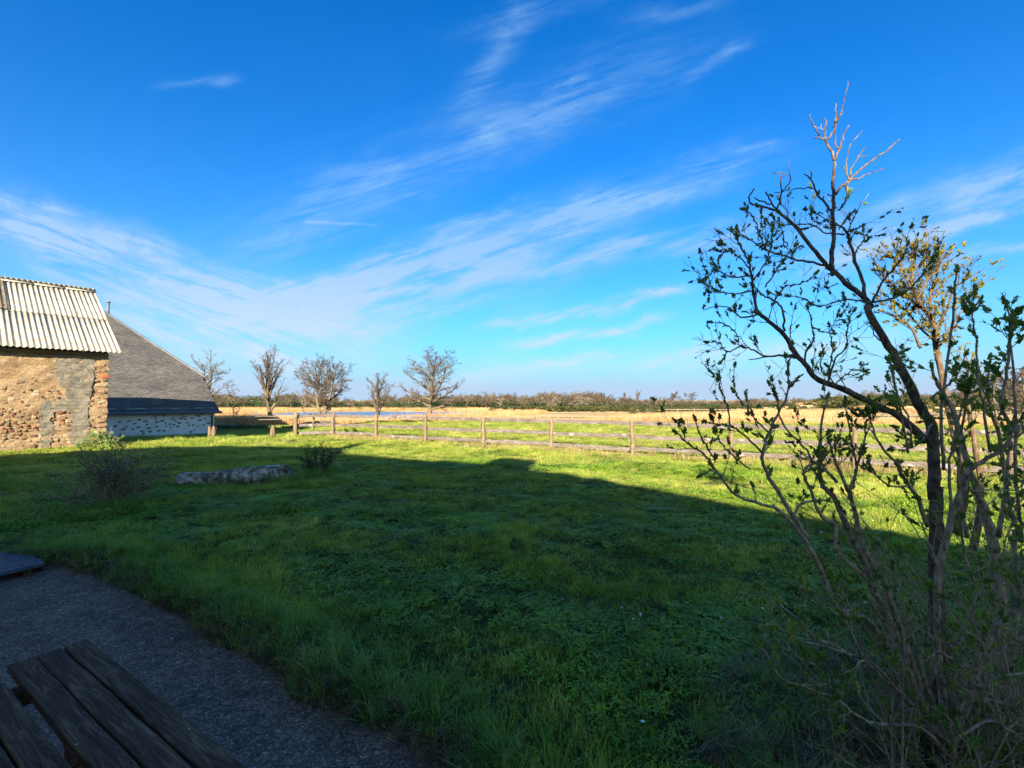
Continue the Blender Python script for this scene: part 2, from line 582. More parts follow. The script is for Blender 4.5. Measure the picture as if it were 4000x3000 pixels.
c = ramp(nt, n1, [(0.3, (0.10, 0.085, 0.06)), (0.5, (0.17, 0.15, 0.112)), (0.7, (0.24, 0.215, 0.165))])
c = mixc(nt, sstep(nt, noise(nt, o, 5, 5, 0.7, 0.5), 0.56, 0.66), c, (0.30, 0.215, 0.125))
principled(nt, out, c, 0.95, n2, 0.9, 0.03, 0.1)
MAT['cement'] = m


def stone_mat(name, stops):
    m, nt, out = new_mat(name)
    o = objc(nt)
    r = rnd(nt)
    n = noise(nt, pos(nt), 12, 5, 0.65)
    f = M(nt, 'ADD', M(nt, 'MULTIPLY', r, 0.75), M(nt, 'MULTIPLY', n, 0.3))
    principled(nt, out, ramp(nt, f, stops), 0.95, n, 0.9, 0.02, 0.1)
    return m


MAT['stone'] = stone_mat('barn_stones', [(0.05, (0.10, 0.035, 0.02)), (0.25, (0.18, 0.08, 0.045)), (0.45, (0.21, 0.125, 0.065)), (0.62, (0.13, 0.085, 0.055)), (0.8, (0.28, 0.195, 0.115)), (0.98, (0.36, 0.29, 0.21))])
MAT['brickred'] = stone_mat('red_brick', [(0.1, (0.36, 0.07, 0.03)), (0.9, (0.45, 0.12, 0.05))])
MAT['darkstone'] = stone_mat('wall_stones_dark', [(0.05, (0.14, 0.13, 0.12)), (0.5, (0.27, 0.25, 0.22)), (0.95, (0.36, 0.24, 0.19))])
MAT['quoin'] = stone_mat('corner_stones', [(0.05, (0.18, 0.095, 0.05)), (0.3, (0.31, 0.21, 0.12)), (0.6, (0.24, 0.14, 0.075)), (0.95, (0.42, 0.34, 0.24))])

m, nt, out = new_mat('whitewash')
o = objc(nt)
n1 = noise(nt, o, 1.6, 6, 0.62, 0.3)
n2 = noise(nt, o, 10, 5, 0.65)
c = ramp(nt, n1, [(0.3, (0.74, 0.70, 0.64)), (0.5, (0.86, 0.83, 0.78)), (0.7, (0.92, 0.90, 0.87))])
principled(nt, out, c, 0.95, n2, 0.9, 0.03, 0.1)
MAT['whitewash'] = m

m, nt, out = new_mat('slate')
o = objc(nt)
br = N(nt, 'ShaderNodeTexBrick')
br.inputs['Scale'].default_value = 1.0
br.inputs['Brick Width'].default_value = 0.22
br.inputs['Row Height'].default_value = 0.11
br.inputs['Mortar Size'].default_value = 0.014
br.inputs['Color1'].default_value = (0.075, 0.071, 0.068, 1)
br.inputs['Color2'].default_value = (0.14, 0.132, 0.12, 1)
br.inputs['Mortar'].default_value = (0.035, 0.034, 0.034, 1)
nt.links.new(mapping(nt, o, (1, 1, 1)), br.inputs['Vector'])
n1 = noise(nt, o, 0.7, 5, 0.6)
n2 = noise(nt, o, 26, 3, 0.7)
c = mixc(nt, 0.75, br.outputs['Color'], ramp(nt, n1, [(0.3, (0.55, 0.52, 0.50)), (0.7, (1.5, 1.4, 1.25))]), 'MULTIPLY')
c = mixc(nt, M(nt, 'MULTIPLY', sstep(nt, n2, 0.5, 0.75), 0.5), c, (0.15, 0.14, 0.12))
principled(nt, out, c, 0.75, M(nt, 'SUBTRACT', n2, br.outputs['Fac']), 0.6, 0.015, 0.3)
MAT['slate'] = m
m, nt, out = new_mat('zinc_trim')
n1 = noise(nt, pos(nt), 3, 4, 0.6)
principled(nt, out, ramp(nt, n1, [(0.3, (0.07, 0.075, 0.08)), (0.7, (0.12, 0.125, 0.13))]), 0.5, None, spec=0.5)
MAT['zinc'] = m
m, nt, out = new_mat('fibre_cement_sheet')
o = objc(nt)
n1 = noise(nt, mapping(nt, o, (1, 1, 1)), 2.5, 6, 0.65, 0.2)
n2 = noise(nt, o, 22, 4, 0.6)
n3 = noise(nt, mapping(nt, o, (6, 1, 1)), 2.5, 5, 0.65)
c = ramp(nt, n1, [(0.3, (0.24, 0.215, 0.165)), (0.5, (0.34, 0.31, 0.245)), (0.7, (0.42, 0.39, 0.32))])
c = mixc(nt, sstep(nt, n3, 0.56, 0.75), c, (0.18, 0.16, 0.125))
c = mixc(nt, sstep(nt, n2, 0.68, 0.74), c, (0.16, 0.14, 0.11))
principled(nt, out, c, 0.9, n2, 0.4, 0.006, 0.2)
MAT['sheet'] = m
m, nt, out = new_mat('mossy_old_sheet')
n1 = noise(nt, pos(nt), 8, 5, 0.65)
principled(nt, out, ramp(nt, n1, [(0.3, (0.07, 0.055, 0.04)), (0.6, (0.17, 0.14, 0.10)), (0.8, (0.26, 0.23, 0.17))]), 0.95, n1, 0.8, 0.02, 0.1)
MAT['oldsheet'] = m

m, nt, out = new_mat('lichen_stone')
o = objc(nt)
n1 = noise(nt, o, 5, 7, 0.7, 0.5)
n2 = noise(nt, mapping(nt, o, (2, 2, 8)), 6, 5, 0.7)
c = ramp(nt, n1, [(0.36, (0.05, 0.038, 0.028)), (0.46, (0.19, 0.15, 0.11)), (0.55, (0.44, 0.37, 0.29)), (0.63, (0.80, 0.74, 0.66))])
principled(nt, out, c, 0.95, M(nt, 'ADD', n1, n2), 1.0, 0.05, 0.1)
MAT['lichenstone'] = m

m, nt, out = new_mat('concrete_terrace')
p = pos(nt)
n1 = noise(nt, p, 1.3, 6, 0.65, 0.4)
n2 = noise(nt, p, 60, 4, 0.75)
n3 = noise(nt, p, 9, 5, 0.7, 0.3)
vo = N(nt, 'ShaderNodeTexVoronoi')
vo.inputs['Scale'].default_value = 85
nt.links.new(p, vo.inputs['Vector'])
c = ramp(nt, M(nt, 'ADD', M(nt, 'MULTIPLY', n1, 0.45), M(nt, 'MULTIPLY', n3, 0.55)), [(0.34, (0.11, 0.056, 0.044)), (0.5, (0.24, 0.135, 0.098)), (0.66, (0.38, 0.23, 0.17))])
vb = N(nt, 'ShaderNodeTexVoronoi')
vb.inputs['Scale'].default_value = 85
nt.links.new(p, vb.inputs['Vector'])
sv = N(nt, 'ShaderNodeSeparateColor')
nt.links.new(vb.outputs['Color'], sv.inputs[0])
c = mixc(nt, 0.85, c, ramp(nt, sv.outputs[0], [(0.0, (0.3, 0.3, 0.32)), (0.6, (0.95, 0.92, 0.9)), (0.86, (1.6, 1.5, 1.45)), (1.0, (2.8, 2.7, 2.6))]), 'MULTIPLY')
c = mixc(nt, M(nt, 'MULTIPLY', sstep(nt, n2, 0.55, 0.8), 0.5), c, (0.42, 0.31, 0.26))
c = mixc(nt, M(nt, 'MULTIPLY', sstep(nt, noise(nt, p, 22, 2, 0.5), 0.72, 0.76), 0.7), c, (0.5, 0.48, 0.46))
principled(nt, out, c, 0.85, M(nt, 'ADD', n2, M(nt, 'MULTIPLY', vo.outputs['Distance'], 0.9)), 1.0, 0.012, 0.25)
MAT['concrete'] = m

m, nt, out = new_mat('pond_water')
p = pos(nt)
n1 = noise(nt, mapping(nt, p, (0.6, 1.6, 1)), 1.2, 3, 0.6)
principled(nt, out, (0.03, 0.085, 0.22), 0.25, n1, 0.5, 0.1, 0.35)
MAT['water'] = m

# ------------------------------------------------------------------ terrain
# the terrace edge, traced on the ground it stands on
ZC = -0.12
edge_src = [(0, 2205), (215, 2213), (384, 2250), (461, 2288), (599, 2357), (738, 2419), (838, 2511), (999, 2572), (1099, 2634),
            (1140, 2726), (1322, 2788), (1460, 2849), (1614, 2918), (1700, 2972), (1790, 3050)]
EDGE = [at(x / 3.90625, y / 3.90625, ZC)[:2] for x, y in edge_src]
EDGE = [np.array([EDGE[0][0] - 8.0, EDGE[0][1] - 2.0])] + EDGE + [np.array([0.35, 0.9]), np.array([1.6, -0.3]), np.array([3.6, -2.2]), np.array([6.0, -6.0])]
POLY = EDGE + [np.array([6.5, -13.0]), np.array([-26.0, -13.0])]


def seg_dist(P, A, B):
    d = B - A
    t = np.clip(((P - A) @ d) / (d @ d), 0, 1)
    return np.linalg.norm(P - (A + t[:, None] * d), axis=1)


def terrace_sd(P):
    """distance to the terrace edge, negative on the terrace"""
    P = np.asarray(P, float)
    dist = np.full(len(P), 1e9)
    inside = np.zeros(len(P), bool)
    n = len(POLY)
    for i in range(n):
        A, B = POLY[i], POLY[(i + 1) % n]
        dist = np.minimum(dist, seg_dist(P, A, B))
        cond = (A[1] > P[:, 1]) != (B[1] > P[:, 1])
        xi = (B[0] - A[0]) * (P[:, 1] - A[1]) / (B[1] - A[1] + 1e-12) + A[0]
        inside ^= cond & (P[:, 0] < xi)
    return np.where(inside, -dist, dist)


_g = np.random.default_rng(3)
_wx = _g.uniform(0, 6.28, 40)
_wk = _g.uniform(0, 6.28, 40)


def vnoise(P, freq, k0=0):
    """cheap smooth noise from a sum of waves, about -1..1"""
    s = np.zeros(len(P))
    for i in range(7):
        a = _wk[(k0 + i) % 40]
        f = freq * (0.7 + 0.23 * i)
        s += np.sin((P[:, 0] * math.cos(a) + P[:, 1] * math.sin(a)) * f + _wx[(k0 * 3 + i) % 40])
    return s / 3.7


def sm(x, a, b):
    t = np.clip((x - a) / (b - a), 0, 1)
    return t * t * (3 - 2 * t)


POND = (-32.0, 116.0, 29.0, 20.0)


def pond_e(P):
    ang = np.arctan2((P[:, 1] - POND[1]) / POND[3], (P[:, 0] - POND[0]) / POND[2])
    e = np.sqrt(((P[:, 0] - POND[0]) / POND[2]) ** 2 + ((P[:, 1] - POND[1]) / POND[3]) ** 2)
    return e + 0.07 * np.sin(5 * ang) + 0.05 * np.sin(9 * ang + 1)


def terrain_z(P):
    P = np.asarray(P, float)
    r = np.hypot(P[:, 0], P[:, 1])
    z = (0.035 * vnoise(P, 1.1, 1) + 0.030 * vnoise(P, 3.7, 5)) * (1 - 0.5 * sm(r, 20, 40))
    z = z + 0.012 * vnoise(P, 9.0, 9) * (1 - sm(r, 8, 20))
    z = z - 1.2 * sm(P[:, 1] + 0.15 * P[:, 0], 40, 58)
    z = z - 0.5 * sm(P[:, 1], 21, 32) * sm(-P[:, 0], 10, 17) * (1 - sm(P[:, 1], 44, 56))
    z = z + (0.10 * vnoise(P, 0.12, 11)) * sm(P[:, 1], 45, 70)
    z = z - 0.5 * (1 - sm(pond_e(P), 0.92, 1.1)) * (P[:, 1] > 50)
    z = z + 3.0 * np.exp(-(((P[:, 0] - 118) / 34) ** 2 + ((P[:, 1] - 152) / 18) ** 2))      # low knoll on the right
    sd = terrace_sd(P)
    k = sm(sd, -0.03, 0.16)
    z = z * k + (ZC - 0.05) * (1 - k) + 0.035 * np.exp(-((sd - 0.22) / 0.16) ** 2)
    return z


def make_ground():
    radii = [0.25]
    while radii[-1] < 3500:
        radii.append(radii[-1] * 1.022 + 0.01)
    radii = np.array(radii)
    fr = np.linspace(R(-62), R(62), 460)
    bk = np.linspace(R(62), R(298), 90)[1:-1]
    th = np.concatenate([fr, bk])
    na, nr = len(th), len(radii)
    T, RR = np.meshgrid(th, radii)
    P = np.stack([np.sin(T) * RR, np.cos(T) * RR], axis=-1).reshape(-1, 2)
    z = terrain_z(P)
    V = np.column_stack([P, z])
    i = np.arange(nr - 1)[:, None]
    j = np.arange(na)[None, :]
    j2 = (j + 1) % na
    Fq = np.stack([i * na + j, (i + 1) * na + j, (i + 1) * na + j2, i * na + j2], axis=-1).reshape(-1, 4)
    V = np.vstack([V, [[0, 0, terrain_z(np.array([[0., 0.]]))[0]]]])
    return V, Fq


m, nt, out = new_mat('meadow_ground')
p = pos(nt)
sep = N(nt, 'ShaderNodeSeparateXYZ')
nt.links.new(p, sep.inputs[0])
n1 = noise(nt, p, 0.6, 5, 0.6)
n2 = noise(nt, p, 16, 4, 0.7)
near = ramp(nt, M(nt, 'ADD', M(nt, 'MULTIPLY', n1, 0.5), M(nt, 'MULTIPLY', n2, 0.5)),
            [(0.34, (0.015, 0.018, 0.006)), (0.48, (0.035, 0.045, 0.012)), (0.60, (0.07, 0.08, 0.02)), (0.74, (0.13, 0.12, 0.05))])
fl = noise(nt, mapping(nt, p, (0.02, 0.085, 1), (0, 0, R(8))), 1.0, 5, 0.6, 0.5)
far = ramp(nt, fl, [(0.34, (0.13, 0.10, 0.05)), (0.41, (0.12, 0.12, 0.04)), (0.46, (0.42, 0.29, 0.13)), (0.62, (0.60, 0.43, 0.22)), (0.75, (0.36, 0.24, 0.12))])
fk = sstep(nt, M(nt, 'ADD', M(nt, 'ADD', sep.outputs[1], M(nt, 'MULTIPLY', sep.outputs[0], 0.15)), M(nt, 'MULTIPLY', n1, 6.0)), 43.0, 49.0)
c = mixc(nt, fk, near, far)
principled(nt, out, c, 0.95, n2, 0.8, 0.03, 0.1)
MAT['ground'] = m

V, Fq = make_ground()
g = link('meadow', mesh_np('meadow', V, Fq, True), MAT['ground'])
tag(g, 'uneven green meadow running out to the marsh and woods', kind='structure')

# pond
a = np.linspace(0, 2 * math.pi, 64, endpoint=False)
pv = [(POND[0] + POND[2] * 1.12 * math.cos(t), POND[1] + POND[3] * 1.12 * math.sin(t), -1.42) for t in a]
w = link('pond_water', mesh_py('pond_water', pv, [tuple(range(64))]), MAT['water'])
tag(w, 'narrow strip of blue pond water beyond the reeds', kind='structure')

# terrace
bm = bmesh.new()
EP = smooth_path([np.array([q[0], q[1], ZC]) for q in EDGE], 5)
for k, q in enumerate(EP):
    q[0] += 0.012 * math.sin(k * 1.7) + 0.01 * math.sin(k * 3.1)
    q[1] += 0.012 * math.cos(k * 2.3)
top = [bm.verts.new(q) for q in EP] + [bm.verts.new((q[0], q[1], ZC)) for q in POLY[len(EDGE):]]
f = bm.faces.new(top)
if f.normal.z < 0:
    f.normal_flip()
ext = bmesh.ops.extrude_face_region(bm, geom=[f])
for v in ext['geom']:
    if isinstance(v, bmesh.types.BMVert):
        v.co.z -= 0.12
bmesh.ops.recalc_face_normals(bm, faces=bm.faces)
bmesh.ops.triangulate(bm, faces=bm.faces)
me = bpy.data.meshes.new('terrace')
bm.to_mesh(me)
bm.free()
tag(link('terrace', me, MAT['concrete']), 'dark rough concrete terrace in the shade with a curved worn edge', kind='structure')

# ------------------------------------------------------------------ scattering by geometry nodes
LIB = {}


def scatter(name, protos, P, rot, scale, idx, label, mat=None):
    """one object of kind 'stuff': the prototypes stood on the given points"""
    c = bpy.data.collections.new(name + '_kinds')
    for k, me in enumerate(protos):
        o = bpy.data.objects.new('%s_%s' % (name, 'kind'), me)
        o.name = 'kind_%02d' % k
        if mat and len(me.materials) == 0:
            me.materials.append(mat)
        c.objects.link(o)
    me = bpy.data.meshes.new(name)
    me.vertices.add(len(P))
    me.vertices.foreach_set('co', np.asarray(P, np.float32).ravel())
    at_ = me.attributes.new('rot', 'FLOAT_VECTOR', 'POINT')
    at_.data.foreach_set('vector', np.asarray(rot, np.float32).ravel())
    at_ = me.attributes.new('size', 'FLOAT_VECTOR', 'POINT')
    at_.data.foreach_set('vector', np.asarray(scale, np.float32).ravel())
    at_ = me.attributes.new('pick', 'INT', 'POINT')
    at_.data.foreach_set('value', np.asarray(idx, np.int32))
    me.update()
    if mat:
        me.materials.append(mat)
    ob = bpy.data.objects.new(name, me)
    COL.objects.link(ob)
    tag(ob, label, kind='stuff')
    ng = bpy.data.node_groups.new(name, 'GeometryNodeTree')
    ng.interface.new_socket('Geometry', in_out='INPUT', socket_type='NodeSocketGeometry')
    ng.interface.new_socket('Geometry', in_out='OUTPUT', socket_type='NodeSocketGeometry')
    gi = ng.nodes.new('NodeGroupInput')
    go = ng.nodes.new('NodeGroupOutput')
    ip = ng.nodes.new('GeometryNodeInstanceOnPoints')
    ci = ng.nodes.new('GeometryNodeCollectionInfo')
    ci.inputs['Collection'].default_value = c
    ci.inputs['Separate Children'].default_value = True
    ci.inputs['Reset Children'].default_value = True
    ip.inputs['Pick Instance'].default_value = True

    def attr(nm, typ):
        n = ng.nodes.new('GeometryNodeInputNamedAttribute')
        n.data_type = typ
        n.inputs['Name'].default_value = nm
        return n.outputs[0]
    ng.links.new(gi.outputs[0], ip.inputs['Points'])
    ng.links.new(ci.outputs[0], ip.inputs['Instance'])
    ng.links.new(attr('pick', 'INT'), ip.inputs['Instance Index'])
    ng.links.new(attr('rot', 'FLOAT_VECTOR'), ip.inputs['Rotation'])
    ng.links.new(attr('size', 'FLOAT_VECTOR'), ip.inputs['Scale'])
    ng.links.new(ip.outputs[0], go.inputs[0])
    md = ob.modifiers.new('scatter', 'NODES')
    md.node_group = ng
    return ob


def blades(name, n, rad, h0, h1, w0, w1, lean=0.5, curl=0.5, seed=0, segs=2):
    """a tuft: n curved blades, each tapering to a point"""
    rg = np.random.default_rng(seed)
    V, Fc = [], []
    for _ in range(n):
        a = rg.uniform(0, 2 * math.pi)
        r = rad * math.sqrt(rg.uniform())
        b = np.array([r * math.cos(a), r * math.sin(a), -0.01])
        la = rg.uniform(0, 2 * math.pi)
        lv = np.array([math.cos(la), math.sin(la), 0])
        h = rg.uniform(h0, h1)
        w = rg.uniform(w0, w1)
        ln = abs(rg.normal(0, lean)) * h
        fa = rg.uniform(0, math.pi)
        side = np.array([math.cos(fa), math.sin(fa), 0]) * w / 2
        k = len(V)
        for s in range(segs):
            t = s / segs
            c = b + np.array([0, 0, h * (t - curl * 0.3 * t * t)]) + lv * ln * t ** 1.6
            V += [c - side * (1 - 0.45 * t), c + side * (1 - 0.45 * t)]
        t = 1.0
        V.append(b + np.array([0, 0, h * (1 - curl * 0.3)]) + lv * ln * 1.1)
        for s in range(segs - 1):
            Fc.append((k + 2 * s, k + 2 * s + 1, k + 2 * s + 3, k + 2 * s + 2))
        Fc.append((k + 2 * (segs - 1), k + 2 * (segs - 1) + 1, k + 2 * segs))
    return mesh_py(name, V, Fc)


def leaflets(name, n, rad, h0, h1, size, seed=0, tilt=0.6, per=3):
    """a patch of low broad leaves on short stalks"""
    rg = np.random.default_rng(seed)
    V, Fc = [], []
    for _ in range(n):
        a = rg.uniform(0, 2 * math.pi)
        r = rad * math.sqrt(rg.uniform())
        c = np.array([r * math.cos(a), r * math.sin(a), rg.uniform(h0, h1)])
        ph = rg.uniform(0, 6.28)
        for j in range(per):
            t = ph + j * 2 * math.pi / per
            s = size * rg.uniform(0.7, 1.2)
            u = np.array([math.cos(t), math.sin(t), rg.normal(0, tilt) * 0.5])
            v = np.array([-math.sin(t), math.cos(t), rg.normal(0, tilt) * 0.4])
            k = len(V)
            V += [c, c + u * s * .6 + v * s * .45, c + u * s * 1.1, c + u * s * .6 - v * s * .45]
            Fc.append((k, k + 1, k + 2, k + 3))
    return mesh_py(name, V, Fc)


def sample_front(n_cap_density, k, rmin, rmax, half=R(57), seed=0):
    """points on the ground in front: even up to a point, then thinning as 1/r^2"""
    rg = np.random.default_rng(seed)
    rr = np.exp(np.linspace(math.log(rmin), math.log(rmax), 400))
    dens = np.minimum(n_cap_density, k / rr ** 2)
    area = 2 * half * rr * np.gradient(rr)
    w = dens * area
    n = int(w.sum())
    r = np.interp(rg.uniform(0, 1, n), np.cumsum(w) / w.sum(), rr)
    t = rg.uniform(-half, half, n)
    return np.column_stack([np.sin(t) * r, np.cos(t) * r]), r


# ------------------------------------------------------------------ the buildings' frames
NW = np.array([0.64, 0.768])                  # along both walls, away from us
NO = np.array([0.768, -0.64])                 # out of both walls
BC = np.array([-17.1, 20.3])                  # barn, near right corner
HC0 = np.array([-17.1, 27.6])                 # slate house, right corner (before it is set back)
HK = 1.25


def in_building(P):
    o = np.zeros(len(P), bool)
    for C0, l, d in ((BC, 14, 11.5), (HC0 * HK, 22, 18.5)):
        rel = P - C0
        al = -(rel @ NW)
        dp = -(rel @ NO)
        o |= (al > -0.0) & (al < l) & (dp > 0.0) & (dp < d)
    return o


F0 = np.array([-9.3, 25.0])                   # the post-and-rail fence, first post
F7 = np.array([9.6, 13.5])
FD = (F7 - F0) / 7
FU = FD / np.linalg.norm(FD)
FNRM = np.array([-FU[1], FU[0]])

# ---- lawn
P, r = sample_front(170, 25000, 1.0, 52, seed=11)
sd = terrace_sd(P)
keep = (sd > 0.04) & ~in_building(P) & (P[:, 1] + 0.15 * P[:, 0] < 44.5 + 6 * (P[:, 0] < -16))
P, r, sd = P[keep], r[keep], sd[keep]
n = len(P)
pn = vnoise(P, 1.3, 21) + 0.6 * vnoise(P, 3.3, 25)
clov = (pn + 0.8 * rng.normal(size=n) * 0.5 > 0.25) & (r < 15) & (sd > 0.8)
hgt = 0.75 + 0.38 * vnoise(P, 2.1, 14) + 0.30 * vnoise(P, 6.1, 17)
hgt = np.clip(hgt, 0.3, 1.9)
hgt = hgt * (1 + 0.5 * np.exp(-((sd - 0.45) / 0.35) ** 2) + 0.4 * np.exp(-(r / 3.2) ** 4))
far_s = 1 + 1.9 * sm(r, 7, 35)
z = terrain_z(P)
rot = np.column_stack([rng.normal(0, 0.12, n), rng.normal(0, 0.12, n), rng.uniform(0, 6.28, n)])
grass_protos = [blades('lawn_tuft', 34, 0.09, 0.02, 0.085, 0.003, 0.0065, 0.8, 0.9, s) for s in range(6)]
grass_protos += [blades('lawn_tuft_long', 32, 0.09, 0.05, 0.17, 0.003, 0.006, 0.6, 0.8, s + 50, 3) for s in range(3)]
clover_protos = [leaflets('clover_patch', 24, 0.09, 0.006, 0.050, 0.019, s, 0.9) for s in range(4)]
g_ = ~clov
pick = rng.integers(0, 6, n)
pick = np.where(rng.uniform(size=n) < np.clip(0.10 + 0.25 * vnoise(P, 0.9, 30), 0, 0.5), rng.integers(6, 9, n), pick)
sc = np.column_stack([far_s * rng.uniform(0.85, 1.25, n), far_s * rng.uniform(0.85, 1.25, n), hgt * (1 + 0.35 * (far_s - 1)) * rng.uniform(0.8, 1.25, n)])
scatter('grass', grass_protos, np.column_stack([P, z])[g_], rot[g_], sc[g_], pick[g_], 'short lush green grass of the lawn and paddock', MAT['grass'])
scatter('clover', clover_protos, np.column_stack([P, z])[clov], rot[clov], sc[clov] * np.array([1, 1, 1.0]), rng.integers(0, 4, n)[clov], 'low patches of clover and broad leaves in the lawn', MAT['clover'])

# ---- longer tufts: along the terrace, at the shrub, round the slab and bushes, along the fence
tuft_protos = [blades('tuft', 34, 0.06, 0.10, 0.26, 0.004, 0.0085, 0.6, 1.0, s + 100, 3) for s in range(5)]
TP, TS = [], []
for i in range(1, len(EDGE) - 2):
    A, B = EDGE[i], EDGE[i + 1]
    L = np.linalg.norm(B - A)
    for _ in range(int(L * 42)):
        q = A + (B - A) * rng.uniform()
        nn = np.array([B[1] - A[1], -(B[0] - A[0])]) / L
        off = abs(rng.normal(0.16, 0.16)) + 0.04
        cand = q - nn * off
        if terrace_sd(np.array([cand]))[0] < 0.03:
            cand = q + nn * off
        TP.append(cand)
        TS.append(rng.uniform(0.45, 1.1))


def ring_tufts(cx, cy, rad, n, s0=0.6, s1=1.2):
    for _ in range(n):
        a = rng.uniform(0, 6.28)
        q = rad * math.sqrt(rng.uniform())
        TP.append(np.array([cx + q * math.cos(a), cy + q * math.sin(a)]))
        TS.append(rng.uniform(s0, s1))


ring_tufts(-6.5, 10.6, 0.5, 30)
ring_tufts(-5.4, 11.2, 0.45, 40, 0.9, 1.8)
ring_tufts(-7.6, 10.3, 0.4, 24)
ring_tufts(-7.3, 8.2, 0.9, 60, 0.7, 1.5)
ring_tufts(-5.0, 12.8, 0.6, 40, 0.8, 1.6)
ring_tufts(-17.0, 19.7, 0.6, 24, 0.9, 1.8)
ring_tufts(-14.5, 24.4, 0.4, 18, 0.9, 1.6)
ring_tufts(2.2, 2.6, 0.9, 110, 0.5, 1.2)
ring_tufts(-11.4, 26.7, 0.7, 24, 1.2, 2.2)
Q, rq = sample_front(16, 300, 1.2, 34, seed=5)
for q in Q[terrace_sd(Q) > 0.2]:
    if vnoise(np.array([q]), 1.0, 33)[0] > -0.1:
        TP.append(q)
        TS.append(rng.uniform(0.3, 0.8) * (1 + 0.02 * np.linalg.norm(q)))
TP = np.array(TP)
TS = np.array(TS)
ok = (terrace_sd(TP) > 0.02) & ~in_building(TP)
TP, TS = TP[ok], TS[ok]
nT = len(TP)
scatter('grass_tufts', tuft_protos, np.column_stack([TP, terrain_z(TP)]),
        np.column_stack([rng.normal(0, .15, nT), rng.normal(0, .15, nT), rng.uniform(0, 6.28, nT)]),
        np.column_stack([TS * 1.1, TS * 1.1, TS]), rng.integers(0, 5, nT), 'longer loose grass tufts at the terrace edge, slab and bushes', MAT['tuft'])

# ---- dead grass and roots hanging over the terrace edge, and under the shrubs
dead_protos = [blades('dead_tuft', 26, 0.05, 0.05, 0.17, 0.003, 0.006, 1.3, 1.8, s + 200, 3) for s in range(4)]
DP, DS = [], []
for i in range(1, len(EDGE) - 2):
    A, B = EDGE[i], EDGE[i + 1]
    L = np.linalg.norm(B - A)
    nn = np.array([B[1] - A[1], -(B[0] - A[0])]) / L
    mid = (A + B) / 2
    if terrace_sd(np.array([mid + nn * 0.05]))[0] < 0:
        nn = -nn
    for _ in range(int(L * 95)):
        DP.append(A + (B - A) * rng.uniform() + nn * (rng.uniform(-0.01, 0.13)))
        DS.append(rng.uniform(0.5, 1.1))
for _ in range(900):
    a = rng.uniform(0, 6.28)
    q = 1.15 * math.sqrt(rng.uniform())
    DP.append(np.array([2.25 + q * 1.1 * math.cos(a), 2.45 + q * math.sin(a)]))
    DS.append(rng.uniform(0.6, 1.5))
DP = np.array(DP)
DS = np.array(DS)
ok = terrace_sd(DP) > -0.03
DP, DS = DP[ok], DS[ok]
nD = len(DP)
scatter('dead_grass', dead_protos, np.column_stack([DP, np.maximum(terrain_z(DP), ZC) + 0.005]),
        np.column_stack([rng.normal(0, .3, nD), rng.normal(0, .3, nD), rng.uniform(0, 6.28, nD)]),
        np.column_stack([DS, DS, DS]), rng.integers(0, 4, nD), 'brown dead grass hanging over the terrace edge and under the shrub', MAT['deadgrass'])

# ---- grit and flecks on the terrace
grit_me = []
for sd_ in range(3):
    bm = bmesh.new()
    bmesh.ops.create_icosphere(bm, subdivisions=1, radius=0.5)
    for v in bm.verts:
        v.co *= 0.7 + 0.5 * random.Random(sd_ * 50 + v.index).random()
        v.co.z *= 0.5
    me = bpy.data.meshes.new('grit')
    bm.to_mesh(me)
    bm.free()
    grit_me.append(me)
m, nt, out = new_mat('pale_grit')
principled(nt, out, ramp(nt, rnd(nt), [(0.0, (0.10, 0.08, 0.07)), (0.6, (0.25, 0.21, 0.18)), (0.9, (0.42, 0.38, 0.34)), (1.0, (0.75, 0.72, 0.68))]), 0.9)
Q = np.column_stack([rng.uniform(-7, 1.2, 9000), rng.uniform(0.7, 6.5, 9000)])
Q = Q[(terrace_sd(Q) < -0.03) & (rng.uniform(size=len(Q)) < 0.25 + np.exp(terrace_sd(Q) / 0.25))]
nQ = len(Q)
gs = rng.uniform(0.003, 0.011, nQ) * (1 + (rng.uniform(size=nQ) < 0.03) * 1.2)
scatter('grit', grit_me, np.column_stack([Q, np.full(nQ, ZC + 0.001)]), np.column_stack([np.zeros(nQ), np.zeros(nQ), rng.uniform(0, 6, nQ)]),
        np.column_stack([gs * 1.3, gs, gs]), rng.integers(0, 3, nQ), 'fine pale grit and crumbs lying on the terrace', m)

# ---- straw along the fence and yellow grass in the paddock
straw_protos = [blades('straw_tuft', 26, 0.10, 0.10, 0.34, 0.004, 0.008, 0.35, 0.5, s + 300, 3) for s in range(4)]
SP, SS = [], []
for _ in range(1500):
    t = rng.uniform(-0.25, 8.2)
    q = F0 + FD * t - FNRM * rng.normal(0.1, 0.45)
    if math.sin(t * 2.1) + rng.normal() * 0.7 > -0.5:
        SP.append(q)
        SS.append(rng.uniform(0.45, 1.0))
Q, rq = sample_front(9, 7000, 9, 46, seed=9)
nz = vnoise(Q, 0.55, 2) + 0.3 * rng.normal(size=len(Q))
for q, v in zip(Q, nz):
    if rng.uniform() < 0.75 and v > 0.66 - 0.6 * max(0.0, min(1.0, (float((q - F0) @ FNRM)) / 4.0)) - 0.25 * (q[0] > 1):
        SP.append(q)
        SS.append(rng.uniform(0.3, 0.7))
SP, SS = np.array(SP), np.array(SS)
ok = ~in_building(SP)
SP, SS = SP[ok], SS[ok]
nS = len(SP)
scatter('dry_grass', straw_protos, np.column_stack([SP, terrain_z(SP)]),
        np.column_stack([rng.normal(0, .12, nS), rng.normal(0, .12, nS), rng.uniform(0, 6.28, nS)]),
        np.column_stack([SS * 1.4, SS * 1.4, SS]), rng.integers(0, 4, nS), 'dry straw coloured grass along the rail fence', MAT['straw'])

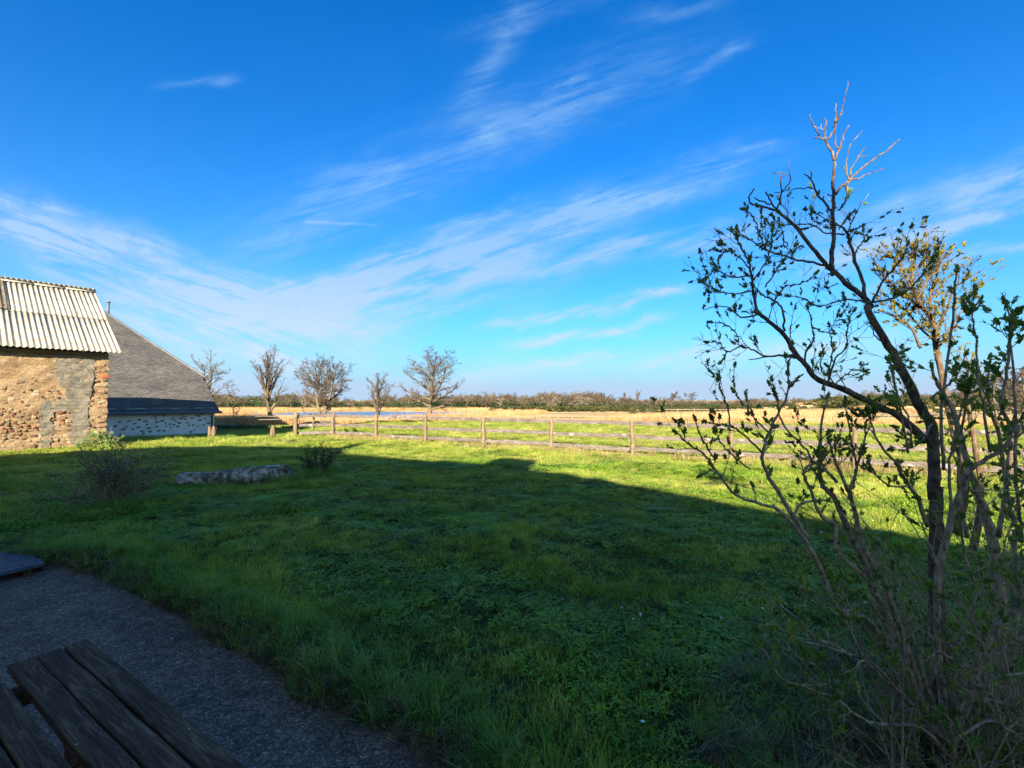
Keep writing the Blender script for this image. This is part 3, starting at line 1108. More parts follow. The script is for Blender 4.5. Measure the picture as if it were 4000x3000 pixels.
# ---- daisies
m, nt, out = new_mat('daisy_white')
principled(nt, out, (0.8, 0.8, 0.76), 0.7)
MAT['daisy'] = m
dz_me = []
for s in range(2):
    V, Fc = [], []
    for k in range(8):
        a = k * math.pi / 4
        b = len(V)
        u = np.array([math.cos(a), math.sin(a), 0.25])
        v = np.array([-math.sin(a), math.cos(a), 0]) * 0.3
        V += [(0, 0, 0.05), tuple(np.array([0, 0, 0.05]) + 0.010 * (u * 0.6 + v)), tuple(np.array([0, 0, 0.05]) + 0.010 * u), tuple(np.array([0, 0, 0.05]) + 0.010 * (u * 0.6 - v))]
        Fc.append((b, b + 1, b + 2, b + 3))
    dz_me.append(mesh_py('daisy', V, Fc))
Q, rq = sample_front(2.2, 80, 2.0, 14, seed=15)
c1 = vnoise(Q, 1.6, 6) > 0.35
Q = Q[(terrace_sd(Q) > 0.4) & c1]
nQ = len(Q)
scatter('daisies', dz_me, np.column_stack([Q, terrain_z(Q) + 0.01]), np.column_stack([rng.normal(0, .3, nQ), rng.normal(0, .3, nQ), rng.uniform(0, 6, nQ)]),
        np.ones((nQ, 3)) * rng.uniform(0.8, 1.5, (nQ, 1)), rng.integers(0, 2, nQ), 'tiny white daisies scattered in the shaded lawn', MAT['daisy'])

# ---- reeds
reed_protos = [blades('reed_clump', 60, 0.55, 0.6, 1.15, 0.012, 0.026, 0.14, 0.2, s + 400, 2) for s in range(4)]
RP, RS = [], []
rg = np.random.default_rng(77)
for _ in range(26000):
    y = 44 + 110 * rg.uniform() ** 1.5
    x = rg.uniform(-1.12, 1.15) * y
    P1 = np.array([[x, y]])
    s = y + 0.15 * x
    if s < 46 + 2.0 * math.sin(x * 0.3):
        continue
    pe = pond_e(P1)[0]
    if pe < 1.08:
        continue
    h = 1.0
    left = x / y < -0.02
    if left and y < 100:
        lim = (1.9 - 16.2 * y / 480) + 1.15          # keep the strip of water in view
        h = min(h, max(0.12, lim))
    if not left:
        band = vnoise(P1, 0.09, 4)[0]
        if y > 62 and band < 0.1 - (0 if y < 80 else -0.25):
            continue
        h *= 0.95
    if 48 < s < 60:
        h *= 0.8
    RP.append((x, y))
    RS.append(h * rg.uniform(0.75, 1.15))
RP, RS = np.array(RP), np.array(RS)
nR = len(RP)
scatter('reeds', reed_protos, np.column_stack([RP, terrain_z(RP)]),
        np.column_stack([rg.normal(0, .05, nR), rg.normal(0, .05, nR), rg.uniform(0, 6.28, nR)]),
        np.column_stack([np.full(nR, 1.5), np.full(nR, 1.5), RS]), rg.integers(0, 4, nR), 'golden dry reeds of the marsh round the pond', MAT['reed'])


# ------------------------------------------------------------------ far cover: gorse, heather
def leaf_ball(name, n, seed, w=1.0, h=0.7, size=0.07):
    rg = np.random.default_rng(seed)
    lob = [(rg.uniform(-.5, .5) * w, rg.uniform(-.5, .5) * w, rg.uniform(.15, .55) * h, rg.uniform(.25, .5)) for _ in range(6)]
    V, Fc = [], []
    for _ in range(n):
        lx, ly, lz, lr = lob[rg.integers(0, 6)]
        d = rg.normal(size=3)
        d /= np.linalg.norm(d)
        rr = lr * rg.uniform(0.6, 1.08)
        c = np.array([lx, ly, lz]) + d * rr * np.array([w, w, h])
        if c[2] < -0.02:
            c[2] = rg.uniform(0, .1)
        u = rg.normal(size=3)
        u /= np.linalg.norm(u)
        v = np.cross(u, rg.normal(size=3))
        v /= np.linalg.norm(v)
        k = len(V)
        V += [c - u * size, c + v * size * .6, c + u * size, c - v * size * .6]
        Fc.append((k, k + 1, k + 2, k + 3))
    return mesh_py(name, V, Fc)


gorse_protos = [leaf_ball('gorse_clump', 700, s, 1.0, 0.8, 0.085) for s in range(3)]


def far_scatter(name, rows, mat, label, protos, seed):
    rg = np.random.default_rng(seed)
    PP, SS_ = [], []
    for (px0, px1, y0, y1, n, s0, s1) in rows:
        for _ in range(n):
            y = rg.uniform(y0, y1)
            x = (rg.uniform(px0, px1) - 512) / 480 * y
            PP.append((x, y))
            SS_.append(rg.uniform(s0, s1))
    PP, SS_ = np.array(PP), np.array(SS_)
    n = len(PP)
    scatter(name, protos, np.column_stack([PP, terrain_z(PP) - 0.1]),
            np.column_stack([np.zeros(n), np.zeros(n), rg.uniform(0, 6.28, n)]),
            np.column_stack([SS_ * 1.5, SS_ * 1.5, SS_]), rg.integers(0, len(protos), n), label, mat)


far_scatter('gorse_thicket', [(496, 625, 128, 146, 150, 1.3, 2.4), (630, 800, 185, 200, 130, 0.8, 1.5), (640, 790, 148, 158, 90, 0.6, 1.1),
                              (280, 470, 145, 165, 220, 0.8, 1.6), (825, 985, 135, 165, 300, 1.4, 2.8), (215, 262, 62, 68, 14, 0.6, 1.2),
                              (560, 600, 60, 64, 8, 0.4, 0.6), (60, 280, 150, 170, 60, 1.0, 1.6)],
            MAT['gorse'], 'dark green gorse thickets along the far side of the marsh', gorse_protos, 31)
far_scatter('heather', [(590, 860, 135, 190, 260, 0.7, 1.3), (620, 900, 105, 125, 120, 0.45, 0.8), (560, 760, 120, 140, 90, 0.5, 0.8), (860, 1100, 110, 180, 220, 0.7, 1.4), (500, 800, 160, 210, 160, 0.8, 1.5)],
            MAT['heath'], 'brown heather and bracken on the far flat', gorse_protos, 33)
brm = [leaf_ball('bramble_clump', 500, s + 9, 1.0, 0.6, 0.07) for s in range(2)]
far_scatter('brambles', [(215, 300, 39.5, 42, 22, 0.35, 0.7), (340, 440, 40.5, 42.5, 26, 0.35, 0.6), (300, 345, 42, 44, 8, 0.7, 0.9), (480, 780, 40, 41.5, 20, 0.25, 0.5)],
            MAT['gorse'], 'low dark brambles at the edge of the reeds', brm, 35)


# ------------------------------------------------------------------ bare trees
def norm(v):
    return v / (np.linalg.norm(v) + 1e-9)


def grow(rg, segs, p, d, length, r, lvl, spec):
    """spec: per level (steps, wiggle, upward pull, children, angle, length ratio)"""
    st, wig, up, nch, ang, lr = spec[lvl]
    last = lvl == len(spec) - 1
    step = length / st
    rr = r
    for i in range(st):
        d = norm(d + rg.normal(0, wig, 3) + np.array([0, 0, up]))
        q = p + d * step
        r2 = r * (1 - 0.72 * (i + 1) / st) if not last else r * (1 - 0.85 * (i + 1) / st)
        segs.append((p, q, rr, r2, lvl))
        if not last and i >= (1 if st > 2 else 0):
            k = nch // (st - 1 if st > 2 else st) + (1 if rg.uniform() < (nch % max(st - 1, 1)) / max(st - 1, 1) else 0)
            for _ in range(k):
                ax = norm(np.cross(d, rg.normal(size=3)))
                a = ang * rg.uniform(0.65, 1.3)
                nd = norm(d * math.cos(a) + ax * math.sin(a))
                grow(rg, segs, p + (q - p) * rg.uniform(0.2, 1.0), nd, length * lr * rg.uniform(0.6, 1.15) * (1 - 0.35 * i / st), r2 * 0.72 + 0.0005, lvl + 1, spec)
        p, rr = q, r2


def bare_tree(name, base, height, spread, seed, label, group=None, style='oak', limbs=6, fork=0.28, mat_t='oak', mat_c='oak_dark', twig=0.022, trunk_r=None, trunks=1):
    rg = np.random.default_rng(seed)
    root = empty(name, base, label, 'tree', group)
    trunk, crown = [], []
    tr = trunk_r or height * 0.032
    for tk in range(trunks):
        p = np.array([0.0, 0, -0.25]) + (np.array([rg.uniform(-.5, .5), rg.uniform(-.3, .3), 0]) if trunks > 1 else 0)
        d = norm(np.array([rg.normal(0, .05) + (tk - (trunks - 1) / 2) * 0.16, rg.normal(0, .05), 1.0]))
        n = 9
        hh = height * 0.80
        pts = [p]
        for i in range(n):
            d = norm(d + rg.normal(0, 0.07, 3) + np.array([0, 0, 0.05]))
            pts.append(pts[-1] + d * hh / n)
        rad = [tr * (1.35 if i == 0 else 1) * (1 - 0.93 * (i / n) ** 0.9) + 0.015 for i in range(n + 1)]
        for i in range(n):
            trunk.append((pts[i], pts[i + 1], rad[i], rad[i + 1]))
        nl = limbs
        for k in range(nl):
            t = fork + (1 - fork) * (k + rg.uniform(0, .6)) / nl
            i = min(int(t * n), n - 1)
            q = pts[i] + (pts[i + 1] - pts[i]) * (t * n - i)
            az = k * 2.399 + rg.uniform(-.4, .4)
            low = 1 - t
            if style == 'oak':
                el = R(16) + R(58) * (t - fork) / (1 - fork) + R(rg.uniform(-8, 12))
                L = spread * (0.55 + 0.75 * low) * rg.uniform(0.85, 1.1)
            elif style == 'upright':
                el = R(60) + R(18) * t + R(rg.uniform(-9, 8))
                L = spread * 1.45 * (0.55 + 0.6 * low) * rg.uniform(0.8, 1.15)
            else:
                el = R(rg.uniform(5, 70))
                L = spread * rg.uniform(0.5, 1.0)
            dd = np.array([math.cos(az) * math.cos(el), math.sin(az) * math.cos(el), math.sin(el)])
            if style in ('oak', 'upright'):
                cz, rz_ = height * 0.60, height * 0.42
                o_ = (q - np.array([0, 0, cz])) / np.array([spread, spread, rz_])
                v_ = dd / np.array([spread, spread, rz_])
                a_, b_, c_ = v_ @ v_, 2 * o_ @ v_, o_ @ o_ - 1
                disc = b_ * b_ - 4 * a_ * c_
                L = (-b_ + math.sqrt(disc)) / (2 * a_) * rg.uniform(0.66, 0.92) if disc > 0 else spread * 0.5
                L = max(L, spread * 0.25)
            rr = min(rad[i] * 0.62, tr * 0.50)
            if style == 'oak':
                spec = [(8, 0.10, 0.045, 11, 0.62, 0.38), (5, 0.14, 0.05, 6, 0.65, 0.52), (4, 0.17, 0.04, 4, 0.7, 0.6), (3, 0.2, 0.03, 0, 0, 0)]
            elif style == 'upright':
                spec = [(7, 0.08, 0.06, 9, 0.5, 0.36), (5, 0.11, 0.08, 5, 0.5, 0.5), (4, 0.15, 0.08, 4, 0.55, 0.6), (3, 0.18, 0.05, 0, 0, 0)]
            elif style == 'gnarl':
                spec = [(6, 0.34, 0.05, 8, 0.9, 0.5), (5, 0.32, 0.04, 7, 0.9, 0.5), (3, 0.3, 0.04, 0, 0, 0)]
            else:
                spec = [(6, 0.16, 0.14, 7, 0.6, 0.5), (5, 0.20, 0.10, 6, 0.7, 0.5), (3, 0.22, 0.03, 0, 0, 0)]
            ss = []
            grow(rg, ss, q, dd, L, rr, 0, spec)
            for s in ss:
                (trunk if s[4] == 0 and s[2] > tr * 0.22 else crown).append((s[0], s[1], max(s[2], twig), max(s[3], twig * 0.7)))
    E = np.array([s[1] for s in crown])
    kz = height / max(np.percentile(E[:, 2], 99.9), .1)
    kx = spread / max(np.percentile(np.abs(E[:, 0]), 99), .1)
    K = np.array([kx, kx, kz])
    trunk = [(a * K, b * K, c, d_) for a, b, c, d_ in trunk]
    crown = [(a * K, b * K, c, d_) for a, b, c, d_ in crown]
    link('trunk', segs_mesh('trunk', trunk, 6), MAT[mat_t], root)
    link('crown', segs_mesh('crown', crown, 3), MAT[mat_c], root)
    return root


def gp(px, y):
    x = (px - 512) / 480 * y
    return (x, y, float(terrain_z(np.array([[x, y]]))[0]))


TGRP = 'bare trees standing at the edge of the marsh'
TREES = [
    # px, depth, top row, half-width px, style, seed, limbs, label
    (210.5, 66, 350, 17, 'sparse', 12, 16, 'pale leafless tree with open upright branches just behind the slate house', 'oak', 'oak', 2),
    (234.5, 58, 379, 11, 'gnarl', 5, 9, 'small gnarled bare tree with a bushy knot of twigs beside the slate house', 'oak', 'oak', 1),
    (274.5, 60, 343, 19, 'upright', 8, 18, 'tall narrow bare tree with steep branches, ivy-green at its foot, left of the pond', 'oak', 'oak_dark', 1),
    (320.0, 58, 354, 30, 'oak', 21, 15, 'forked bare oak with two trunks and a gap in its crown', 'oak', 'oak_dark', 2),
    (378.8, 58, 372, 12.5, 'upright', 14, 15, 'slim bare tree, the smallest of the row, in front of the pond', 'oak_dark', 'oak_dark', 1),
    (430.8, 60, 345, 32, 'oak', 37, 19, 'broad bare oak with a wide rounded crown right of the pond', 'oak', 'oak_dark', 1),
]
for (px, y, topr, hw, style, seed, limbs, label, mt, mc, tks) in TREES:
    b = gp(px, y)
    H = HC + (HZ - topr) / 480 * y - b[2]
    sp = hw / 480 * y
    bare_tree('bare_tree', b, H, sp, seed, label, TGRP, style, limbs, 0.27 if style != 'upright' else 0.22, mt, mc, 0.0105 if style != 'sparse' else 0.017, None if style != 'sparse' else 0.2, tks)

# fallen and leaning dead wood under the trees on the left
FARG = 'bare trees out on the marsh and in front of the wood'
FAR = [
    (262 + 40, 95, 399, 4, 'sparse', 1, 'deadwood', 'thin whitish dead tree left of the slim tree, far beyond the pond'),
    (354, 150, 400, 6, 'gnarl', 2, 'deadwood', 'whitish dead tree standing between the forked oak and the slim tree, beyond the water'),
    (500, 150, 394, 5, 'sparse', 3, 'deadwood', 'thin pale tree before the wood, right of the broad oak'),
    (553, 142, 395.5, 13, 'gnarl', 4, 'deadwood', 'pale many-stemmed dead tree above the gorse thicket'),
    (582, 146, 396.0, 12, 'gnarl', 6, 'deadwood', 'second pale dead tree, under the high end of the wood'),
    (602, 140, 392.5, 12, 'oak', 7, 'oak_dark', 'round bare oak at the right end of the wood'),
    (649, 170, 397.5, 8, 'oak', 9, 'oak_dark', 'low dark bare tree on the open flat, left of the lone oak'),
    (671, 175, 391.0, 14, 'oak', 10, 'oak_dark', 'lone bare oak with a round crown on the skyline'),
    (688, 230, 391.5, 9, 'oak', 11, 'oak_dark', 'smaller bare tree on the skyline right of the lone oak'),
]
for (px, y, topr, hw, style, seed, mc, label) in FAR:
    b = gp(px, y)
    H = HC + (HZ - topr) / 480 * y - b[2]
    bare_tree('bare_tree', b, H, hw / 480 * y * 1.0, seed + 60, label, FARG, style, 6, 0.22, mc, mc, 0.035, H * 0.02)
for (px, topr, lab) in ((625, 392.5, 'thin poplar like a spike on the skyline, right of the wood'), (638, 390.0, 'taller of the two thin poplars on the skyline')):
    b = gp(px, 260)
    H = HC + (HZ - topr) / 480 * 260 - b[2]
    bare_tree('poplar_tree', b, H, 1.2, int(px), lab, 'thin poplars on the skyline', 'upright', 12, 0.1, 'oak_dark', 'oak_dark', 0.09, 0.25)
# a few right of the shrub
for (px, y, topr, hw, sd_, lab) in ((996, 70, 372, 22, 91, 'bare brown tree at the right edge of the picture'), (1022, 62, 366, 26, 92, 'tallest bare tree, cut by the right edge of the picture'),
                                    (965, 95, 384, 16, 93, 'bare tree seen through the shrub, left of the edge trees'), (905, 150, 390, 14, 94, 'small bare tree on the green knoll behind the shrub')):
    b = gp(px, y)
    H = HC + (HZ - topr) / 480 * y - b[2]
    bare_tree('bare_tree', b, H, hw / 480 * y, sd_, lab, 'bare trees at the right behind the shrub', 'oak', 9, 0.22, 'oak', 'oak_dark', 0.035, H * 0.028)


# ---- the wood: one mass
def wood_tree(name, seed, style):
    rg = np.random.default_rng(seed)
    segs = []
    p = np.array([0, 0, 0.0])
    pts = [p]
    d = np.array([0, 0, 1.0])
    for i in range(5):
        d = norm(d + rg.normal(0, .12, 3))
        pts.append(pts[-1] + d * 0.15)
    for i in range(5):
        segs.append((pts[i], pts[i + 1], .022 - .003 * i, .019 - .003 * i))
    for k in range(9):
        t = rg.uniform(0.25, 1.0)
        i = min(int(t * 5), 4)
        az = rg.uniform(0, 6.28)
        el = R(rg.uniform(10, 75))
        dd = np.array([math.cos(az) * math.cos(el), math.sin(az) * math.cos(el), math.sin(el)])
        ss = []
        grow(rg, ss, pts[i], dd, rg.uniform(.28, .5), .012, 0, [(4, .22, .08, 8, .8, .5), (3, .25, .06, 6, .8, .5), (2, .25, .05, 0, 0, 0)])
        segs += [(s[0], s[1], max(s[2], .0055), max(s[3], .004)) for s in ss]
    return segs_mesh(name, segs, 3)


wood_protos = [wood_tree('wood_tree', 500 + s, 'oak') for s in range(5)]


def top_profile(px):
    xs = [-200, 120, 215, 285, 330, 352, 372, 400, 430, 470, 500, 560, 600, 622, 640, 700, 760, 800, 860, 900, 960, 1024, 1250]
    ys = [390, 392, 391.5, 391.8, 393, 396.5, 396.5, 392.5, 391, 392.3, 392, 390.4, 391.2, 392.8, 396.5, 397.8, 397.5, 396.5, 391, 390.5, 389, 380, 378]
    return np.interp(px, xs, ys)


rg = np.random.default_rng(5)
WP, WS = [], []
for _ in range(1500):
    px = rg.uniform(-120, 1150)
    y = rg.uniform(185, 250)
    H = HC + (HZ - top_profile(px)) / 480 * y + 1.2
    edge_f = rg.uniform(0.55, 1.0) * (0.88 + 0.14 * math.sin(px * 0.11) * math.sin(px * 0.043 + 1)) + (0.12 if rg.uniform() < 0.05 else 0)
    x = (px - 512) / 480 * y
    WP.append((x, y))
    WS.append(max(H * edge_f, 2.2))
WP, WS = np.array(WP), np.array(WS)
nW = len(WP)
scatter('woodland', wood_protos, np.column_stack([WP, terrain_z(WP) - 0.2]), np.column_stack([np.zeros(nW), np.zeros(nW), rg.uniform(0, 6.28, nW)]),
        np.column_stack([WS * 1.25, WS * 1.25, WS]), rg.integers(0, 5, nW), 'brown leafless wood closing the view beyond the marsh', MAT['woodland'])
pine_protos = [leaf_ball('wood_bush', 500, 700 + s, 1.0, 0.95, 0.06) for s in range(3)]
WP, WS = [], []
for _ in range(130):
    px = rg.choice([rg.uniform(120, 300), rg.uniform(-120, 1150), rg.uniform(330, 440)])
    y = rg.uniform(195, 262)
    H = HC + (HZ - top_profile(px)) / 480 * y + 1.2
    WP.append(((px - 512) / 480 * y, y))
    WS.append(H * rg.uniform(0.5, 0.92) if px < 300 else H * rg.uniform(.3, .7))
WP, WS = np.array(WP), np.array(WS)
nW = len(WP)
scatter('evergreens', pine_protos, np.column_stack([WP, terrain_z(WP) - 0.2]), np.column_stack([np.zeros(nW), np.zeros(nW), rg.uniform(0, 6.28, nW)]),
        np.column_stack([WS * 0.8, WS * 0.8, WS]), rg.integers(0, 3, nW), 'dark evergreens mixed into the far wood', MAT['woodgreen'])
# undergrowth closes the foot of the wood
WP, WS = [], []
for _ in range(700):
    px = rg.uniform(-120, 1150)
    y = rg.uniform(188, 235)
    H = max(HC + (HZ - top_profile(px)) / 480 * y + 1.2, 1.5)
    WP.append(((px - 512) / 480 * y, y))
    WS.append(H * rg.uniform(.35, .62))
WP, WS = np.array(WP), np.array(WS)
nW = len(WP)
scatter('undergrowth', pine_protos, np.column_stack([WP, terrain_z(WP) - 0.2]), np.column_stack([np.zeros(nW), np.zeros(nW), rg.uniform(0, 6.28, nW)]),
        np.column_stack([WS * 1.6, WS * 1.6, WS]), rg.integers(0, 3, nW), 'brown undergrowth along the foot of the far wood', MAT['heath'])



# ------------------------------------------------------------------ the house behind the camera (throws the big shadow)
m, nt, out = new_mat('cream_plaster')
n1 = noise(nt, pos(nt), 1.5, 5, 0.6)
principled(nt, out, ramp(nt, n1, [(0.3, (0.42, 0.37, 0.29)), (0.7, (0.56, 0.50, 0.41))]), 0.9, n1, 0.4, 0.02)
MAT['plaster'] = m
m, nt, out = new_mat('dark_window_glass')
principled(nt, out, (0.02, 0.025, 0.03), 0.1, spec=0.5)
MAT['glass'] = m


def big_house():
    f0 = np.array([0.0, -9.5])
    fd = np.array([0.957, -0.29])
    fn = np.array([0.29, 0.957])
    tan = math.tan(SUN_EL)

    def top_of(px, py):
        q = at(px, py, 0)[:2]
        t = (q @ fn - f0 @ fn) / (np.array([LX, LY]) @ fn)
        c = q - t * np.array([LX, LY])
        return (c - f0) @ fd, t * tan
    prof = [top_of(*q) for q in ((980, 552.6), (920, 542.5), (843.8, 530.6), (793, 520), (665, 495), (580, 480), (491, 467.6), (343, 456.5),
                                 (338, 449.3), (217, 447.3), (173.6, 448.5), (121.5, 450.2), (69.4, 452.8), (0, 457))]
    prof = sorted(prof)
    prof = [(prof[0][0] - 3.0, prof[0][1] - 1.3)] + prof + [(prof[-1][0] + 2.2, prof[-1][1] - 0.6)]
    root = empty('farmhouse', (float(f0[0]), float(f0[1]), 0), 'large plastered farmhouse standing behind the terrace, its gable throwing the shadow', 'house', rz=math.atan2(fd[1], fd[0]))
    # local: x along the front, y into the house is negative
    V, Fc = [], []
    n = len(prof)
    for y in (0.0, -9.0):
        for x, z in prof:
            V.append((x, y, z))
    for y in (0.0, -9.0):
        for x, z in prof:
            V.append((x, y, -0.3))
    Fc.append(tuple(range(n)) + tuple(range(3 * n - 1, 2 * n - 1, -1)))
    Fc.append(tuple(range(n, 2 * n))[::-1] + tuple(range(3 * n, 4 * n)))
    for a, b in ((0, n), (n - 1, 2 * n - 1)):
        Fc.append((a, b, b + 2 * n, a + 2 * n))
    link('wall', mesh_py('wall', V, Fc), MAT['plaster'], root)
    V, Fc = [], []
    for y in (0.12, -9.2):
        for x, z in prof:
            V.append((x, y, z + 0.004))
        for x, z in prof:
            V.append((x, y, z + 0.10))
    for i in range(n - 1):
        Fc += [(i, i + 1, i + 2 * n + 1, i + 2 * n), (i + n, i + n + 1, i + 3 * n + 1, i + 3 * n), (i, i + 1, i + n + 1, i + n), (i + 2 * n, i + 2 * n + 1, i + 3 * n + 1, i + 3 * n)]
    link('roof', mesh_py('roof', V, Fc), MAT['slate'], root)
    for (a, b) in (((497.7, 461.5), (541, 459.8)),):
        x0, z0 = top_of(*a)
        x1, z1 = top_of(*b)
        zt = (z0 + z1) / 2
        ch = link('chimney', box_mesh('chimney', x1 - x0, 0.7, 3.0, 0.02), MAT['plaster'], root, ((x0 + x1) / 2, -0.8, zt - 1.5 + 0.35))
    x0, z0 = top_of(343, 448)
    x1, z1 = top_of(372, 444)
    link('chimney', box_mesh('chimney', (x1 - x0), 0.5, 2.6, 0.02), MAT['plaster'], root, ((x0 + x1) / 2, -0.9, z1 - 1.3 + 0.3))
    for x in (-13.5, -10.5, -3.5, 0.5):
        wf = link('window', box_mesh('window', 1.1, 0.08, 1.3, 0.01), MAT['farfence'], root, (x, 0.02, 1.6))
        link('pane', box_mesh('pane', 0.94, 0.02, 1.14), MAT['glass'], wf, (0, 0.05, 0))
    link('door', box_mesh('door', 1.0, 0.08, 2.1, 0.01), MAT['tablewood'], root, (-7, 0.02, 0.95))


big_house()

# ------------------------------------------------------------------ stone barn and slate house
RZ = math.atan2(NW[1], NW[0])


def wall_local(zx, zy, C0, out=0.0):
    """a point of the enlarged view of the buildings -> x along the wall, z up"""
    px, py = 0.12347 * zx, 268.8 + 0.12347 * zy
    d = pix_dir(px, py)
    t = ((C0 @ NO) + out) / (d[0] * NO[0] + d[1] * NO[1])
    q = np.array([d[0] * t, d[1] * t])
    return float((q - C0) @ NW), float(HC + d[2] * t)


def rough_stone(seed, flat=0.6):
    rg = np.random.default_rng(seed)
    bm = bmesh.new()
    bmesh.ops.create_cube(bm, size=1.0)
    bmesh.ops.bevel(bm, geom=list(bm.edges), offset=0.24, segments=1, affect='EDGES')
    for v in bm.verts:
        v.co *= 1 + rg.uniform(-0.22, 0.16)
        v.co.x += rg.uniform(-.05, .05)
        v.co.z += rg.uniform(-.06, .06)
    me = bpy.data.meshes.new('stone')
    bm.to_mesh(me)
    bm.free()
    return me


def barn():
    root = empty('stone_barn', (float(BC[0]), float(BC[1]), 0), 'old stone barn with peeling ochre render under a corrugated sheet roof', 'barn', rz=RZ)
    rg = np.random.default_rng(4)
    WT = 3.82
    # front wall: a fine relief of render
    xs = np.concatenate([np.linspace(-14, -4.6, 20)[:-1], np.linspace(-4.6, 0, 150)])
    zs = np.linspace(-0.3, WT, 130)
    X, Z = np.meshgrid(xs, zs)
    P2 = np.column_stack([X.ravel() + 40, Z.ravel() * 1.4])
    dsp = 0.022 * vnoise(P2, 2.3, 3) + 0.016 * vnoise(P2, 6.3, 8) + 0.013 * vnoise(P2, 15.0, 15) + 0.008 * vnoise(P2 * np.array([1, 1.8]), 27.0, 20)
    rimk = (X.ravel() < -0.01)
    V = np.column_stack([X.ravel() + np.where(rimk, 0, 0.02 * vnoise(P2, 9, 2)), -dsp - 0.01, Z.ravel()])
    na, nr = len(xs), len(zs)
    i = np.arange(nr - 1)[:, None]
    j = np.arange(na - 1)[None, :]
    Fq = np.stack([i * na + j, i * na + j + 1, (i + 1) * na + j + 1, (i + 1) * na + j], -1).reshape(-1, 4)
    link('wall', mesh_np('wall', V, Fq, True), MAT['render'], root)
    # gable, back and far walls
    sl = math.tan(R(30.7))
    yr, zr = 5.32, 3.87 + 5.77 * sl
    V = [(0, 0.0, -0.3), (0, 10.6, -0.3), (0, 10.6, WT), (0, yr, zr - 0.15), (0, 0.0, WT),
         (-14, 0.02, -0.3), (-14, 10.6, -0.3), (-14, 10.6, WT), (-14, yr, zr - 0.15), (-14, 0.02, WT)]
    Fc = [(0, 1, 2, 3, 4), (5, 9, 8, 7, 6), (1, 6, 7, 2)]
    link('gable_wall', mesh_py('gable_wall', V, Fc), MAT['render'], root)
    # wall plate under the eave
    link('wall_plate', box_mesh('wall_plate', 14.0, 0.14, 0.12, 0.01, 10, 0.01), MAT['post'], root, (-7.05, -0.10, WT - 0.02))
    # cement patches, standing proud of the render
    polys = [[(440, 720), (560, 712), (760, 735), (765, 900), (742, 960), (735, 1040), (700, 1120), (722, 1250), (712, 1350), (700, 1410), (630, 1430), (560, 1410), (572, 1300),
              (584, 1200), (560, 1160), (480, 1150), (420, 1170), (405, 1230), (440, 1290), (410, 1400), (405, 1440), (330, 1445), (325, 1300), (310, 1200),
              (330, 1080), (370, 1064), (470, 1072), (530, 1040), (536, 980), (490, 950), (450, 880), (444, 830)]]
    for pl in polys:
        bm = bmesh.new()
        pts = [wall_local(a, b, BC) for a, b in pl]
        out_ = []
        for k in range(len(pts)):
            a, b = np.array(pts[k]), np.array(pts[(k + 1) % len(pts)])
            L = np.linalg.norm(b - a)
            nn = max(2, int(L / 0.05))
            for q in range(nn):
                c = a + (b - a) * q / nn
                c = c + rg.normal(0, 0.026, 2)
                out_.append(c)
        bottom = [bm.verts.new((c[0], 0.02, c[1])) for c in out_]
        topv = [bm.verts.new((c[0], -0.040, c[1])) for c in out_]
        from mathutils.geometry import tessellate_polygon
        for tri in tessellate_polygon([[Vector((c[0], c[1], 0)) for c in out_]]):
            bm.faces.new([topv[q] for q in tri])
        for k in range(len(out_)):
            k2 = (k + 1) % len(out_)
            bm.faces.new((bottom[k], bottom[k2], topv[k2], topv[k]))
        for _ in range(3):
            es = [e for e in bm.edges if e.calc_length() > 0.16]
            bmesh.ops.subdivide_edges(bm, edges=es, cuts=1)
        bmesh.ops.triangulate(bm, faces=bm.faces)
        for v in bm.verts:
            if v.co.y < -0.035:
                q = np.array([[v.co.x + 40, v.co.z * 1.4]])
                v.co.y -= 0.016 * vnoise(q, 7.3, 8)[0] + 0.014 * vnoise(q, 15.0, 15)[0]
        bmesh.ops.recalc_face_normals(bm, faces=bm.faces)
        me = bpy.data.meshes.new('cement_patch')
        bm.to_mesh(me)
        bm.free()
        o = link('cement_patch', me, MAT['cement'], root)
        o['label'] = 'grey cement patch over the ochre render'
    # the stones that show
    protos = [rough_stone(s) for s in range(10)]
    for pmesh in protos:
        pmesh.materials.append(MAT['stone'])
    qp = [rough_stone(s + 30) for s in range(5)]
    for pmesh in qp:
        pmesh.materials.append(MAT['quoin'])
    placed = []

    def put(zx, zy, w, h, proto, proud=0.05, nm='stone', mat=None):
        lx, lz = wall_local(zx, zy, BC)
        for (a, b, ww, hh) in placed:
            if abs(a - lx) < (w + ww) * 0.44 and abs(b - lz) < (h + hh) * 0.44:
                return
        placed.append((lx, lz, w, h))
        o = link(nm, proto, None, root, (lx, 0.0, lz), (rg.normal(0, .05), rg.normal(0, .10), rg.normal(0, .05)), (w, proud * 2 + 0.05, h))
        return o
    red = rough_stone(77)
    red.materials.append(MAT['brickred'])
    put(848, 868, 0.24, 0.15, red, 0.05, 'brick')
    # corner column of larger stones
    z = 780
    while z < 1440:
        h = rg.uniform(0.09, 0.17)
        if abs(z - 868) > 30:
            if rg.uniform() < 0.5:
                put(825, z, rg.uniform(0.24, 0.38), h, qp[rg.integers(5)], 0.02)
            else:
                put(790 + rg.uniform(-8, 6), z, rg.uniform(0.14, 0.2), h, qp[rg.integers(5)], 0.015)
                put(848, z + rg.uniform(-8, 8), rg.uniform(0.14, 0.2), h * 0.9, protos[rg.integers(10)], 0.018)
        z += (h + 0.035) / 3.1 * 870 * 1.0
    zones = [((0, 320), (1130, 1450), 95), ((412, 566), (1160, 1410), 30), ((545, 700), (765, 885), 14), ((15, 105), (975, 1090), 7),
             ((275, 490), (985, 1060), 12), ((705, 770), (950, 1430), 18), ((0, 320), (880, 1150), 9), ((200, 330), (1080, 1200), 5), ((370, 420), (740, 900), 3)]
